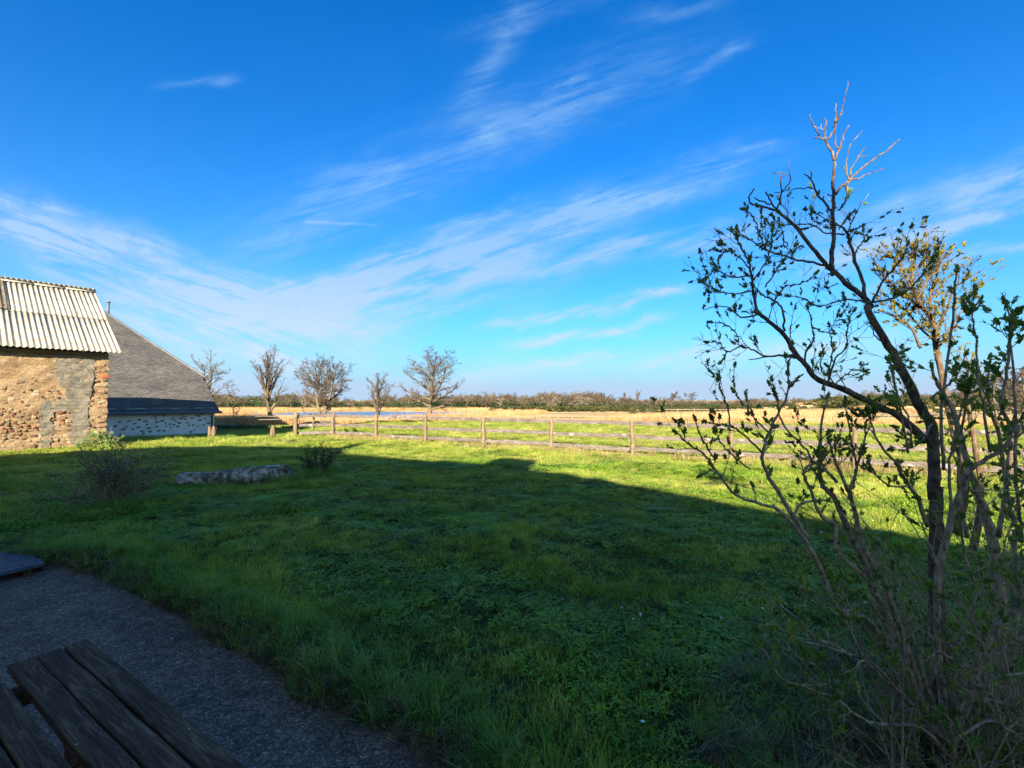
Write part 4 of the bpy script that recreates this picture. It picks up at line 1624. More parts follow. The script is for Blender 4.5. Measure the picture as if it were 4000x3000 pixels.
    for (xa, xb), (ya, yb), n in zones:
        for _ in range(n * 3):
            if n <= 0:
                break
            w = rg.uniform(0.08, 0.26) ** 1.0
            h = w * rg.uniform(0.35, 0.75) + 0.02
            if put(rg.uniform(xa, xb), rg.uniform(ya, yb), w, h, protos[rg.integers(10)] if rg.uniform() < .75 else qp[rg.integers(5)], rg.uniform(0.0, 0.028)):
                n -= 1
    for x in np.arange(-4.4, -13.6, -0.55):
        for zz in np.arange(0.2, 3.4, 0.5):
            if rg.uniform() < 0.4:
                link('stone', protos[rg.integers(10)], None, root, (x + rg.uniform(-.2, .2), 0, zz + rg.uniform(-.1, .1)), None, (rg.uniform(.14, .34), 0.14, rg.uniform(.07, .14)))
    # corrugated sheets, two rows on the front, one long row behind
    pitch, amp = 0.177, 0.027

    def sheet(name, waves, length):
        n = waves * 8
        V, Fc = [], []
        for lay in (0.0, -0.008):
            for k in range(n + 1):
                x = -k * pitch / 8
                zz = amp * math.cos(2 * math.pi * k / 8)
                zz = zz if zz > 0 else zz * 0.8
                for t in (0.0, 0.5, 1.0):
                    V.append((x, t * length, zz + lay))
        m_ = 3 * (n + 1)
        for k in range(n):
            for t in range(2):
                a = k * 3 + t
                Fc.append((a, a + 1, a + 4, a + 3))
                Fc.append((m_ + a, m_ + a + 3, m_ + a + 4, m_ + a + 1))
            a = k * 3
            Fc.append((a, a + 3, m_ + a + 3, m_ + a))
            a = k * 3 + 2
            Fc.append((a, m_ + a, m_ + a + 3, a + 3))
        for a in (0, n * 3):
            Fc.append((a, m_ + a, m_ + a + 1, a + 1))
            Fc.append((a + 1, m_ + a + 1, m_ + a + 2, a + 2))
        return mesh_py(name, V, Fc, True)
    slope = R(30.7)
    Ltot = 5.77 / math.cos(slope)
    sh = sheet('roof_sheet', 6, Ltot / 2 + 0.12)
    sh.materials.append(MAT['sheet'])
    sho = sh.copy()
    sho.materials.clear()
    sho.materials.append(MAT['oldsheet'])
    x = 0.34
    ci = 0
    while x > -14.0:
        for row in range(2):
            s0 = row * (Ltot / 2) - (0.0 if row == 0 else 0.06)
            me = sho if (row == 1 and 3 <= ci <= 3) else sh
            o = link('roof_sheet', me, None, root, (x, -0.45 + s0 * math.cos(slope), 3.90 + s0 * math.sin(slope) + row * 0.022 + (ci % 2) * 0.004 + (0.05 if me is sho else 0)),
                     (slope + rg.normal(0, .002) - row * 0.004, 0, rg.normal(0, .002)))
        o = link('roof_sheet', sh, None, root, (x - 6 * pitch, 11.09, 3.90), (slope, 0, math.pi), (1, 2.0, 1))
        x -= 6 * pitch
        ci += 1
    # ridge caps
    V, Fc = [], []
    for lay in (0.0, -0.02):
        for xx in (0.0, -1.12):
            f = 1.0 if xx == 0 else 1.12
            for (yy, zz) in ((-0.20 * f, -0.125 * f + 0.012), (-0.07, -0.02), (0.0, 0.02 * f), (0.07, -0.02), (0.20 * f, -0.125 * f + 0.012)):
                V.append((xx, yy, zz + lay))
    for k in range(4):
        Fc += [(k, k + 1, k + 6, k + 5), (10 + k, 15 + k, 16 + k, 11 + k), (k, 10 + k, 11 + k, k + 1), (5 + k, 6 + k, 16 + k, 15 + k)]
    Fc += [(0, 5, 15, 10), (4, 14, 19, 9)]
    cap = mesh_py('ridge_cap', V, Fc, True)
    cap.materials.append(MAT['sheet'])
    x = 0.36
    while x > -14:
        link('ridge_cap', cap, None, root, (x, yr, zr + 0.10), (0, R(0.5), 0))
        x -= 1.08


barn()


def slate_house():
    root = empty('slate_roofed_house', (float(HC0[0] * HK), float(HC0[1] * HK), HC * (1 - HK)), 'low whitewashed house with a big half-hipped slate roof beside the barn', 'house', rz=RZ)
    root.scale = (HK, HK, HK)
    rg = np.random.default_rng(8)
    xs = np.linspace(-8, 0, 110)
    zs = np.linspace(-0.3, 1.46, 30)
    X, Z = np.meshgrid(xs, zs)
    P2 = np.column_stack([X.ravel() + 11, Z.ravel() * 1.5])
    dsp = 0.015 * vnoise(P2, 3.1, 3) + 0.012 * vnoise(P2, 8.3, 8)
    V = np.column_stack([X.ravel(), -dsp, Z.ravel()])
    na, nr = len(xs), len(zs)
    i = np.arange(nr - 1)[:, None]
    j = np.arange(na - 1)[None, :]
    Fq = np.stack([i * na + j, i * na + j + 1, (i + 1) * na + j + 1, (i + 1) * na + j], -1).reshape(-1, 4)
    link('wall', mesh_np('wall', V, Fq, True), MAT['whitewash'], root)
    V = [(0, 0, -0.3), (0, 18.4, -0.3), (0, 18.4, 1.4), (-0.0, 15.4, 3.3), (-0.0, 3.0, 3.3), (0, 0, 1.4),
         (-22, 0.05, -0.3), (-22, 18.4, -0.3), (-22, 18.4, 1.4), (-22, 9.2, 7.5), (-22, 0.05, 1.4), (-8, 0.0, -0.3), (-8, 0.0, 1.4)]
    Fc = [(0, 1, 2, 3, 4, 5), (1, 7, 8, 2), (6, 10, 9, 8, 7), (11, 12, 10, 6)]
    link('gable_wall', mesh_py('gable_wall', V, Fc), MAT['whitewash'], root)
    sl = (7.67 - 1.45) / 9.2
    e0 = 1.45 - 0.28 * sl

    def thick(name, quad, mat, t=0.07):
        q = [np.array(v, float) for v in quad]
        nrm = np.cross(q[1] - q[0], q[2] - q[0])
        nrm /= np.linalg.norm(nrm)
        if nrm[2] < 0:
            nrm = -nrm
        n = len(q)
        V = q + [v - nrm * t for v in q]
        Fc = [tuple(range(n)), tuple(range(2 * n - 1, n - 1, -1))] + [(k, k + n, (k + 1) % n + n, (k + 1) % n) for k in range(n)]
        return link(name, mesh_py(name, V, Fc), mat, root)
    z3 = 1.45 + 3.0 * sl
    thick('roof', [(0.2, -0.28, e0), (0.2, 3.0, z3), (-3.6, 9.2, 7.67), (-22.2, 9.2, 7.67), (-22.2, -0.28, e0)], MAT['slate'])
    thick('roof', [(0.2, 18.68, e0), (0.2, 15.4, z3), (-3.6, 9.2, 7.67), (-22.2, 9.2, 7.67), (-22.2, 18.68, e0)], MAT['slate'])
    thick('roof', [(0.5, 2.5, z3 - 0.32), (0.5, 15.9, z3 - 0.32), (-3.6, 9.2, 7.67)], MAT['slate'])
    link('hip_flashing', paths_mesh('hip_flashing', [([(0.42, 2.66, z3 - 0.2), (0.2, 3.0, z3 + 0.02), (-1.7, 6.1, (z3 + 7.67) / 2 + 0.03), (-3.6, 9.2, 7.72)], [0.07] * 4)], 5), MAT['zinc'], root)
    link('ridge', paths_mesh('ridge', [([(-3.6, 9.2, 7.70), (-22.2, 9.2, 7.70)], [0.09] * 2)], 6), MAT['zinc'], root)
    link('gutter', paths_mesh('gutter', [([(0.28, -0.36, e0 - 0.06), (-22, -0.36, e0 - 0.06)], [0.075] * 2)], 8), MAT['zinc'], root)
    dp = link('downpipe', paths_mesh('downpipe', [([(-0.12, -0.34, e0 - 0.1), (-0.14, -0.12, e0 - 0.28), (-0.14, -0.10, 0.0)], [0.045] * 3)], 8), MAT['zinc'], root)
    flue = link('flue', paths_mesh('flue', [([(-3.3, 8.8, 7.2), (-3.3, 8.8, 8.15)], [0.07] * 2), ([(-3.3, 8.8, 8.16), (-3.3, 8.8, 8.24)], [0.11] * 2)], 10), MAT['zinc'], root)
    protos = [rough_stone(s + 60) for s in range(6)]
    for pmesh in protos:
        pmesh.materials.append(MAT['darkstone'])
    spots = [(970, 1240), (1045, 1232), (1255, 1192), (1262, 1214), (1325, 1190), (1272, 1240), (1020, 1280), (1130, 1222), (1400, 1213), (1420, 1230),
             (1450, 1248), (1467, 1212), (1500, 1218), (1555, 1212), (1578, 1160), (1375, 1258), (1410, 1262), (1340, 1250), (1530, 1268), (1562, 1265),
             (1600, 1275), (1650, 1265), (1205, 1290), (1190, 1262), (1270, 1278), (1330, 1312), (1215, 1318), (1160, 1335), (1285, 1310), (1380, 1285),
             (1000, 1300), (970, 1342), (1120, 1283), (1640, 1175), (1690, 1250), (1575, 1300), (1440, 1275), (1312, 1232), (1348, 1275), (1180, 1235),
             (1150, 1315), (1620, 1225), (1520, 1245), (1490, 1195), (1605, 1190), (1075, 1300), (1090, 1255), (935, 1275), (1660, 1215), (1545, 1320)]
    for (a, b) in spots:
        lx, lz = wall_local(a, b, HC0)
        link('stone', protos[rg.integers(6)], None, root, (lx, 0.0, lz), (0, rg.normal(0, .12), 0), (rg.uniform(0.08, 0.22), 0.06, rg.uniform(0.06, 0.12)))


slate_house()


# ------------------------------------------------------------------ fences
def post_mesh(seed, h=1.45, r=0.075):
    rg = np.random.default_rng(seed)
    n = 7
    pts, rad = [], []
    for i in range(n):
        t = i / (n - 1)
        pts.append((0.018 * rg.normal() * t, 0.018 * rg.normal() * t, -0.3 + (h) * t))
        rad.append(r * (1.08 - 0.18 * t) * (1 + 0.06 * rg.normal()))
    me = paths_mesh('post', [(pts, rad)], 7, 0.09, seed)
    return me


def rail_between(a, b, z0, z1, root, w=0.145, th=0.035, seed=0, mat='rail', nm='rail', rnd_=None):
    a = np.array([a[0], a[1], z0])
    b = np.array([b[0], b[1], z1])
    L = np.linalg.norm(b - a) + 0.06
    me = box_mesh(nm, L, th, w, 0.004, 9, 0.009 if w > .1 else 0.006, seed)
    d = (b - a) / np.linalg.norm(b - a)
    mid = (a + b) / 2
    rx = rnd_ if rnd_ else 0
    o = link(nm, me, MAT[mat], root, tuple(mid - np.array(root.location)), (rx, -math.asin(d[2]), math.atan2(d[1], d[0])))
    return o


def main_fence():
    root = empty('post_and_rail_fence', (float(F0[0]), float(F0[1]), 0), 'weathered post-and-rail fence with three wide grey rails crossing the lawn', 'fence')
    rg = random.Random(3)
    pts = [F0 + FD * k for k in range(-0, 11)]
    for k, q in enumerate(pts):
        gz = float(terrain_z(np.array([q]))[0])
        o = link('post', post_mesh(k, 1.50 + rg.uniform(-.03, .05), 0.078 + rg.uniform(-.008, .008)), MAT['post'], root, (q[0] - F0[0], q[1] - F0[1], gz))
    back = FNRM * 0.10
    for k in range(10):
        for zi, zc in enumerate((1.08, 0.62, 0.20)):
            j0, j1 = rg.uniform(-.02, .02), rg.uniform(-.03, .03)
            rail_between(pts[k] + back, pts[k + 1] + back, zc + j0, zc + j1, root, 0.13 + rg.uniform(-.01, .01), 0.04, k * 5 + zi)


main_fence()


def pen_fence():
    A, B, C_, D = np.array([-10.95, 24.35]), np.array([-11.5, 27.8]), np.array([-10.6, 28.6]), F0
    root = empty('fence_corner', (A[0], A[1], 0), 'short corner of post-and-rail fence turning away from the stout left end post', 'fence')
    for k, q in enumerate((A, B, C_)):
        r_ = 0.11 if k == 0 else 0.075
        link('post', post_mesh(k + 40, 1.56 if k == 0 else 1.45, r_), MAT['post'], root, (q[0] - A[0], q[1] - A[1], float(terrain_z(np.array([q]))[0])))
    n_ = 0
    for (p, q) in ((A, D), (A, B), (B, C_), (C_, D)):
        for zc in ((1.08, 0.62, 0.22) if p is A and q is D else (1.02, 0.6)):
            dd = (q - p) / np.linalg.norm(q - p)
            off = np.array([-dd[1], dd[0]]) * 0.09
            rail_between(p + off, q + off, zc, zc, root, 0.14, 0.035, 90 + n_)
            n_ += 1


pen_fence()


def pole_fence():
    a, b = np.array([-25.5, 41.0]), np.array([17.0, 39.6])
    root = empty('pole_fence', (a[0], a[1], 0), 'low old fence of thin pale poles along the edge of the reeds', 'fence')
    n = 14
    for k in range(n + 1):
        q = a + (b - a) * k / n
        link('post', post_mesh(k + 60, 1.0 + 0.1 * math.sin(k * 3), 0.045), MAT['post'], root, (q[0] - a[0], q[1] - a[1], float(terrain_z(np.array([q]))[0])))
    for k in range(n):
        p, q = a + (b - a) * k / n, a + (b - a) * (k + 1) / n
        w = [0.02 * math.sin(k * 2.1), 0.02 * math.sin((k + 1) * 2.1)]
        rail_between(p, q, 0.52 + w[0], 0.52 + w[1], root, 0.04, 0.04, k, 'farfence')
        if k < 5:
            rail_between(p, q, 0.22 + w[1], 0.26 + w[0], root, 0.055, 0.05, k + 20, 'farfence')


pole_fence()


def far_fence(px0, px1, y0, y1, label, n):
    a = np.array([(px0 - 512) / 480 * y0, y0])
    b = np.array([(px1 - 512) / 480 * y1, y1])
    gz = float(terrain_z(np.array([a]))[0])
    root = empty('far_fence', (a[0], a[1], 0), label, 'fence', 'pale fences far out on the flat')
    for k in range(n + 1):
        q = a + (b - a) * k / n
        z = float(terrain_z(np.array([q]))[0])
        link('post', post_mesh(k + 80, 1.55, 0.10), MAT['farfence'], root, (q[0] - a[0], q[1] - a[1], z))
    for k in range(n):
        p, q = a + (b - a) * k / n, a + (b - a) * (k + 1) / n
        zp, zq = float(terrain_z(np.array([p]))[0]), float(terrain_z(np.array([q]))[0])
        rail_between(p, q, zp + 1.1, zq + 1.1, root, 0.13, 0.05, k, 'farfence')
        rail_between(p, q, zp + 0.6, zq + 0.6, root, 0.13, 0.05, k + 30, 'farfence')


far_fence(662, 745, 98, 92, 'pale rail fence far off, left of the shrub', 5)
far_fence(838, 905, 88, 84, 'pale rail fence far off, in the middle of the shrub', 4)
far_fence(925, 1010, 80, 80, 'pale rail fence far off, at the right of the shrub', 5)


def stump(px, py, h, r_, label, seed, split=3, name='wooden_stump'):
    b = at(px, py, 0)
    paths = []
    rg = np.random.default_rng(seed)
    for k in range(split):
        a = k * 2.2
        o = np.array([math.cos(a), math.sin(a), 0]) * r_ * 0.5
        top_ = np.array([rg.normal(0, .04), rg.normal(0, .04), h * rg.uniform(0.65, 1.0)])
        paths.append(([o + np.array([0, 0, -.2]), o * 0.9 + top_ * 0.5, o * 0.8 + top_], [r_ * 0.7, r_ * 0.6, r_ * 0.25]))
    o = link(name, paths_mesh(name, paths, 6, 0.15, seed), MAT['post'], None, tuple(b))
    tag(o, label, 'stump')


stump(211.8, 435.6, 0.55, 0.17, 'splintered pale stump at the corner of the slate house', 3, 4)
stump(272.8, 436.6, 0.72, 0.13, 'broken post stump in the grass left of the fence', 5, 3)
bq = at(266, 424.5, 0.62)


# ------------------------------------------------------------------ stone slab
def slab():
    bm = bmesh.new()
    bmesh.ops.create_cube(bm, size=1.0)
    bmesh.ops.scale(bm, vec=(2.25, 0.46, 0.38), verts=bm.verts)
    bmesh.ops.bevel(bm, geom=list(bm.edges), offset=0.05, segments=2, affect='EDGES')
    for _ in range(5):
        es = [e for e in bm.edges if e.calc_length() > 0.06]
        if es:
            bmesh.ops.subdivide_edges(bm, edges=es, cuts=1)
    bmesh.ops.triangulate(bm, faces=bm.faces)
    co = np.array([v.co[:] for v in bm.verts])
    n1_ = vnoise(co[:, [0, 2]] + 3, 5.0, 2)
    n2_ = vnoise(co[:, [0, 2]] * np.array([1, 2.4]) + co[:, [1, 1]] * 2, 14.0, 7)
    n3_ = vnoise(co[:, [0, 1]] * 1.0 + co[:, [2, 2]], 31.0, 12)
    for v, a, b, c in zip(bm.verts, n1_, n2_, n3_):
        d = v.co.copy()
        d.x *= 0.2
        if d.length > 0:
            d.normalize()
        kk = 0.35 if v.co.z > 0.17 else 1.0
        v.co += d * (0.030 * a + 0.030 * b + 0.024 * c) * kk
        v.co.x += 0.03 * b
        if v.co.z > 0.1:
            v.co.z += 0.03 * math.sin(v.co.x * 2.3)
    me = bpy.data.meshes.new('stone_slab')
    bm.to_mesh(me)
    bm.free()
    for p in me.polygons:
        p.use_smooth = True
    o = link('stone_slab', me, MAT['lichenstone'], None, (-6.35, 11.05, 0.12), (0, R(-1.2), math.atan2(0.75, 2.1)))
    tag(o, 'long rough lichen-covered stone slab lying on the lawn', 'stone slab')


slab()


# ------------------------------------------------------------------ small bushes
def bush(name, base, H, spread, n, seed, label, leafmat, barkmat='twig', nleaf=2400, size=0.018, up=0.3, thick=0.012):
    rg = np.random.default_rng(seed)
    root = empty(name, base, label, 'bush')
    segs, tips = [], []
    for k in range(n):
        az = rg.uniform(0, 6.28)
        el = R(rg.uniform(25, 85))
        d = np.array([math.cos(az) * math.cos(el), math.sin(az) * math.cos(el), math.sin(el)])
        L = (H * math.sin(el) + spread * math.cos(el)) * rg.uniform(0.6, 1.0)
        p = np.array([rg.normal(0, .06), rg.normal(0, .06), -0.03])
        grow(rg, segs, p, d, L, thick, 0, [(6, .12, .03, 10, .7, .42), (4, .2, .03, 5, .7, .45), (3, .25, .02, 0, 0, 0)])
    link('branches', segs_mesh('branches', [(s[0], s[1], max(s[2], .0018), max(s[3], .0012)) for s in segs], 4), MAT[barkmat], root)
    fine = [s for s in segs if s[4] >= 1]
    V, Fc = [], []
    for _ in range(nleaf):
        s = fine[rg.integers(len(fine))]
        c = s[0] + (s[1] - s[0]) * rg.uniform()
        u = norm(rg.normal(size=3) + np.array([0, 0, .6])) * size * rg.uniform(.6, 1.3)
        v = norm(np.cross(u, rg.normal(size=3))) * size * 0.38
        k = len(V)
        V += [c, c + u * .5 + v, c + u, c + u * .5 - v]
        Fc.append((k, k + 1, k + 2, k + 3))
    lf = link('foliage', mesh_py('foliage', V, Fc), MAT[leafmat], root)
    lf['kind'] = 'stuff'
    return root


b = at(112, 506, 0)
bush('twiggy_bush', (b[0], b[1], 0), 1.0, 0.72, 40, 3, 'loose olive-green twiggy bush between the barn and the stone slab', 'bushleaf', 'twig', 7000, 0.026)
b = at(322, 471, 0)
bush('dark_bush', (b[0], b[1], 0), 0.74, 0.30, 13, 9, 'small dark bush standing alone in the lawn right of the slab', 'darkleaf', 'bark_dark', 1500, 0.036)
b = at(105, 446, 0)
bush('wall_weeds', (-16.9, 19.8, 0), 0.55, 0.5, 18, 15, 'leafy weeds at the foot of the barn corner', 'tuft', 'twig', 1600, 0.05)
b = at(420, 424, 0)


# ------------------------------------------------------------------ terrace furniture
def table():
    ux, uy = -0.834, 0.553
    corner = np.array([-2.256, 2.594])
    zt = 0.63
    rz = math.atan2(-uy, -ux)           # local x runs from the far end towards the near end
    root = empty('slatted_table', (corner[0], corner[1], ZC), 'dark weathered slatted wooden table in the left foreground', 'table', rz=rz)
    # local y: positive to the right-hand side of the near end direction; boards lie on the other side
    L = 2.3
    lay = [(0.0, 0.094), (0.103, 0.092), (0.204, 0.096), (0.338, 0.098), (0.445, 0.096), (0.552, 0.098), (0.66, 0.098)]
    yl = -1.0
    sgn = -1 if np.dot(np.array([math.cos(rz + math.pi / 2), math.sin(rz + math.pi / 2)]), np.array([0.553, 0.834])) > 0 else 1
    for k, (o_, w) in enumerate(lay):
        me = box_mesh('board', L, w, 0.04, 0.005, 10, 0.0025, 300 + k)
        link('board', me, MAT['tablewood'], root, (L / 2 + 0.012 * math.sin(k * 2.3), sgn * (o_ + w / 2), zt - ZC - 0.02), (R(0.4) * math.sin(k * 1.7), R(0.15) * math.cos(k), R(0.12) * math.sin(k * 2)))
    for x in (0.22, 1.15, 2.05):
        link('cross_bar', box_mesh('cross_bar', 0.07, 0.74, 0.07, 0.004, 2, 0.003, 5), MAT['tablewood'], root, (x, sgn * 0.38, zt - ZC - 0.077))
    for x in (0.22, 2.05):
        for y in (0.09, 0.67):
            link('leg', box_mesh('leg', 0.075, 0.075, zt - ZC - 0.114, 0.004), MAT['tablewood'], root, (x + (0.0), sgn * y, (zt - ZC - 0.114) / 2))


table()


def platform():
    Q2 = np.array([-5.45, 5.72])
    Q1 = np.array([-6.35, 6.19])
    W = np.linalg.norm(Q2 - Q1)
    e1 = (Q1 - Q2) / W
    rz = math.atan2(e1[1], e1[0])
    root = empty('low_platform', (Q2[0], Q2[1], ZC), 'low blue-grey plank platform with a rounded corner at the left edge of the terrace', 'platform', rz=rz)
    n = 9
    L = 1.9
    bw = W / n
    sg = 1 if np.dot(np.array([-e1[1], e1[0]]), np.array([-0.553, -0.834])) > 0 else -1
    for k in range(n):
        cut = 0.035 if k == 0 else (0.01 if k == 1 else 0.008 * (k % 3))
        ln = L - cut
        me = box_mesh('plank', bw - 0.020, ln, 0.045, 0.006, 1, 0)
        o = link('plank', me, MAT['platformwood'], root, ((k + 0.5) * bw, sg * (cut + ln / 2), 0.12 - 0.0225))
    for y in (0.18, 1.0, 1.75):
        link('bearer', box_mesh('bearer', W - 0.06, 0.08, 0.072, 0.004), MAT['tablewood'], root, (W / 2, sg * y, 0.038))
    link('edge_board', box_mesh('edge_board', W - 0.10, 0.03, 0.07, 0.004), MAT['tablewood'], root, (W / 2 + 0.04, sg * 0.03, 0.038))


# planks run across the picture: build them along the long way
platform()


# ------------------------------------------------------------------ the shrubs in the right foreground
def leaf_pair(V, Fc, c, d, side, ln, open_, rg):
    """an ovate leaf folded a little along its midrib"""
    tip = norm(d * math.cos(open_) + side * math.sin(open_))
    w = norm(np.cross(tip, d) if open_ > 0.05 else np.cross(tip, side)) * ln * 0.27
    lift = norm(np.cross(w, tip)) * ln * 0.10
    k = len(V)
    V += [c, c + tip * ln * 0.45 + w + lift, c + tip * ln * 0.5, c + tip * ln * 0.45 - w + lift, c + tip * ln]
    Fc += [(k, k + 1, k + 2), (k, k + 2, k + 3), (k + 1, k + 4, k + 2), (k + 2, k + 4, k + 3)]


def bud_mesh(kind, seed):
    rg = np.random.default_rng(seed)
    V, Fc = [], []
    Z = np.array([0, 0, 1.0])

    def crumb(c, r):
        k = len(V)
        for dd in ((1, 0, 0), (-1, 0, 0), (0, 1, 0), (0, -1, 0), (0, 0, 1.3), (0, 0, -1)):
            V.append(c + np.array(dd) * r * rg.uniform(0.8, 1.2))
        for a, b in ((0, 2), (2, 1), (1, 3), (3, 0)):
            Fc.append((k + a, k + b, k + 4))
            Fc.append((k + b, k + a, k + 5))
    if kind == 0:                       # flower bud cone with leaves under it
        for z in np.linspace(0.0, 0.034, 6):
            rr = 0.0095 * (1 - z / 0.045)
            for q in range(4 if z < 0.03 else 1):
                a = rg.uniform(0, 6.28)
                crumb(np.array([math.cos(a) * rr, math.sin(a) * rr, z]), rg.uniform(0.0035, 0.0055))
        for q in range(7):
            a = q * 2.4
            leaf_pair(V, Fc, np.array([0, 0, -0.012 + 0.004 * q]), Z, np.array([math.cos(a), math.sin(a), 0]), rg.uniform(0.018, 0.032), rg.uniform(0.4, 0.95), rg)
    elif kind == 1:                     # opening leaves
        for q in range(8):
            a = q * 1.57 + (q // 2) * 0.6
            leaf_pair(V, Fc, np.array([0, 0, -0.030 + 0.006 * q]), Z, np.array([math.cos(a), math.sin(a), 0]), rg.uniform(0.018, 0.034), rg.uniform(0.25, 0.9), rg)
    else:                               # small pair
        for q in range(4):
            a = q * 3.14159 + (q // 2) * 1.57
            leaf_pair(V, Fc, np.array([0, 0, 0.004 * q]), Z, np.array([math.cos(a), math.sin(a), 0]), rg.uniform(0.012, 0.022), rg.uniform(0.3, 0.7), rg)
    return mesh_py('leaf_cluster', V, Fc)


BUDS = {0: [bud_mesh(0, s) for s in range(4)], 1: [bud_mesh(1, s + 10) for s in range(4)], 2: [bud_mesh(2, s + 20) for s in range(3)]}


def z4(p):
    return (2600 + p[0] * .6632) / 3.90625, (300 + p[1] * .6632) / 3.90625


def z5(p):
    return (2600 + p[0] * .6329) / 3.90625, (1200 + p[1] * .6329) / 3.90625


def z6(p):
    return (2600 + p[0] * .6632) / 3.90625, (1900 + p[1] * .6632) / 3.90625


def stem(conv, pts, d0, d1, r0, r1):
    """a traced stem: the view it was traced in, its points, depth at both ends (m), radius at both ends (pixels)"""
    n = len(pts)
    out = []
    for i, p in enumerate(pts):
        px, py = conv(p) if not (isinstance(p[0], str)) else {'4': z4, '5': z5, '6': z6}[p[0]](p[1:])
        out.append(atd(px, py, d0 + (d1 - d0) * i / max(n - 1, 1)))
    sp = smooth_path(out, 4)
    m_ = len(sp)
    rad = [0.74 * (r0 + (r1 - r0) * (i / (m_ - 1)) ** 0.85) / 480 * (d0 + (d1 - d0) * i / (m_ - 1)) for i in range(m_)]
    return sp, rad


def shrub(name, base, label, stems, seed, barkmat, leafmat, twigs=1.0, leafprob=0.7, kinds=(0.45, 0.35, 0.2), tw_len=0.20, kmax=290, leafsize=1.0, extra=None, twmat='twig', cat='shrub'):
    rg = np.random.default_rng(seed)
    root = empty(name, base, label, cat)
    B = np.array(base)
    paths, segs, tips = [], [], []
    for st in stems:
        (sp, rad), tw, leafy_ = st
        sp2 = [p - B + rg.normal(0, 0.0022, 3) for p in sp]
        paths.append((sp2, rad))
        if leafy_ > 0.5:
            d = norm(np.array(sp2[-1]) - np.array(sp2[-3]))
            tips.append((np.array(sp2[-1]), d, 0, 1.15))
            for back in range(2, 9, 2):
                if rg.uniform() < leafy_ and len(sp2) > back + 1:
                    tips.append((np.array(sp2[-1 - back]), d, 1, 0.9))
        # side twigs
        Ltot = sum(np.linalg.norm(np.array(sp2[i + 1]) - np.array(sp2[i])) for i in range(len(sp2) - 1))
        k = int(Ltot / 0.048 * tw * twigs)
        for _ in range(k):
            t = rg.uniform(0.10, 1.0) ** 0.8
            i = min(int(t * (len(sp2) - 1)), len(sp2) - 2)
            p = sp2[i] + (sp2[i + 1] - sp2[i]) * rg.uniform()
            d = norm(sp2[i + 1] - sp2[i])
            ax = norm(np.cross(d, rg.normal(size=3)))
            a = rg.uniform(0.5, 1.15)
            nd = norm(d * math.cos(a) + ax * math.sin(a) + np.array([0, 0, 0.25]))
            L = tw_len * rg.uniform(0.25, 1.2)
            r_ = min(rad[i] * 0.55, 0.0034) * rg.uniform(0.6, 1.0)
            ss = []
            grow(rg, ss, p, nd, L, r_, 0, [(5, .16, .10, 4, .75, .5), (3, .2, .08, 0, 0, 0)])
            segs += ss
            last = [s for q_, s in enumerate(ss) if q_ + 1 == len(ss) or ss[q_ + 1][4] < s[4] or np.linalg.norm(ss[q_ + 1][0] - s[1]) > 1e-6]
            for s in last:
                if rg.uniform() < leafprob * leafy_:
                    tips.append((s[1], norm(s[1] - s[0]), int(rg.choice(3, p=kinds)), rg.uniform(0.7, 1.15)))
    if extra:
        extra(rg, paths, segs, tips, B)
    link('stems', paths_mesh('stems', paths, 8, 0.06, seed), MAT[barkmat], root)
    if segs:
        link('twigs', segs_mesh('twigs', [(s[0], s[1], max(s[2], .0011), max(s[3], .0008)) for s in segs], 4), MAT[twmat], root)
    # the clusters nearest to us one by one, the rest joined
    def order(t):
        w = t[0] + B
        px = 512 + 480 * w[0] / max(w[1], .1)
        return (0 if 0 < px < 1024 else 50) + w[1] / t[3] + (1.5 if t[2] == 2 else 0)
    tips.sort(key=order)
    meshes = {}
    for k in BUDS:
        meshes[k] = []
        for me in BUDS[k]:
            c = me.copy()
            c.materials.clear()
            c.materials.append(MAT[leafmat])
            meshes[k].append(c)
    rest = []
    for i, (p, d, kind, s) in enumerate(tips):
        me = meshes[kind][rg.integers(len(meshes[kind]))]
        q = Vector(d).to_track_quat('Z', 'Y') @ Matrix.Rotation(rg.uniform(0, 6.28), 3, 'Z').to_quaternion()
        if i < kmax:
            o = link('leaf_cluster', me, None, root, tuple(p))
            o.rotation_mode = 'QUATERNION'
            o.rotation_quaternion = q
            o.scale = (s * leafsize,) * 3
        else:
            rest.append((me, p, q, s * leafsize))
    if rest:
        V, Fc = [], []
        for me, p, q, s in rest:
            b = len(V)
            mtx = q.to_matrix()
            for v in me.vertices:
                V.append(tuple(mtx @ (v.co * s) + Vector(p)))
            for f in me.polygons:
                Fc.append(tuple(b + k for k in f.vertices))
        o = link('foliage', mesh_py('foliage', V, Fc), MAT[leafmat], root)
        o['kind'] = 'stuff'
    return root


def S(conv, pts, d0, d1, r0, r1, tw=1.0, leafy_=1.0):
    return (stem({'4': z4, '5': z5, '6': z6}[conv], pts, d0, d1, r0, r1), tw, leafy_)


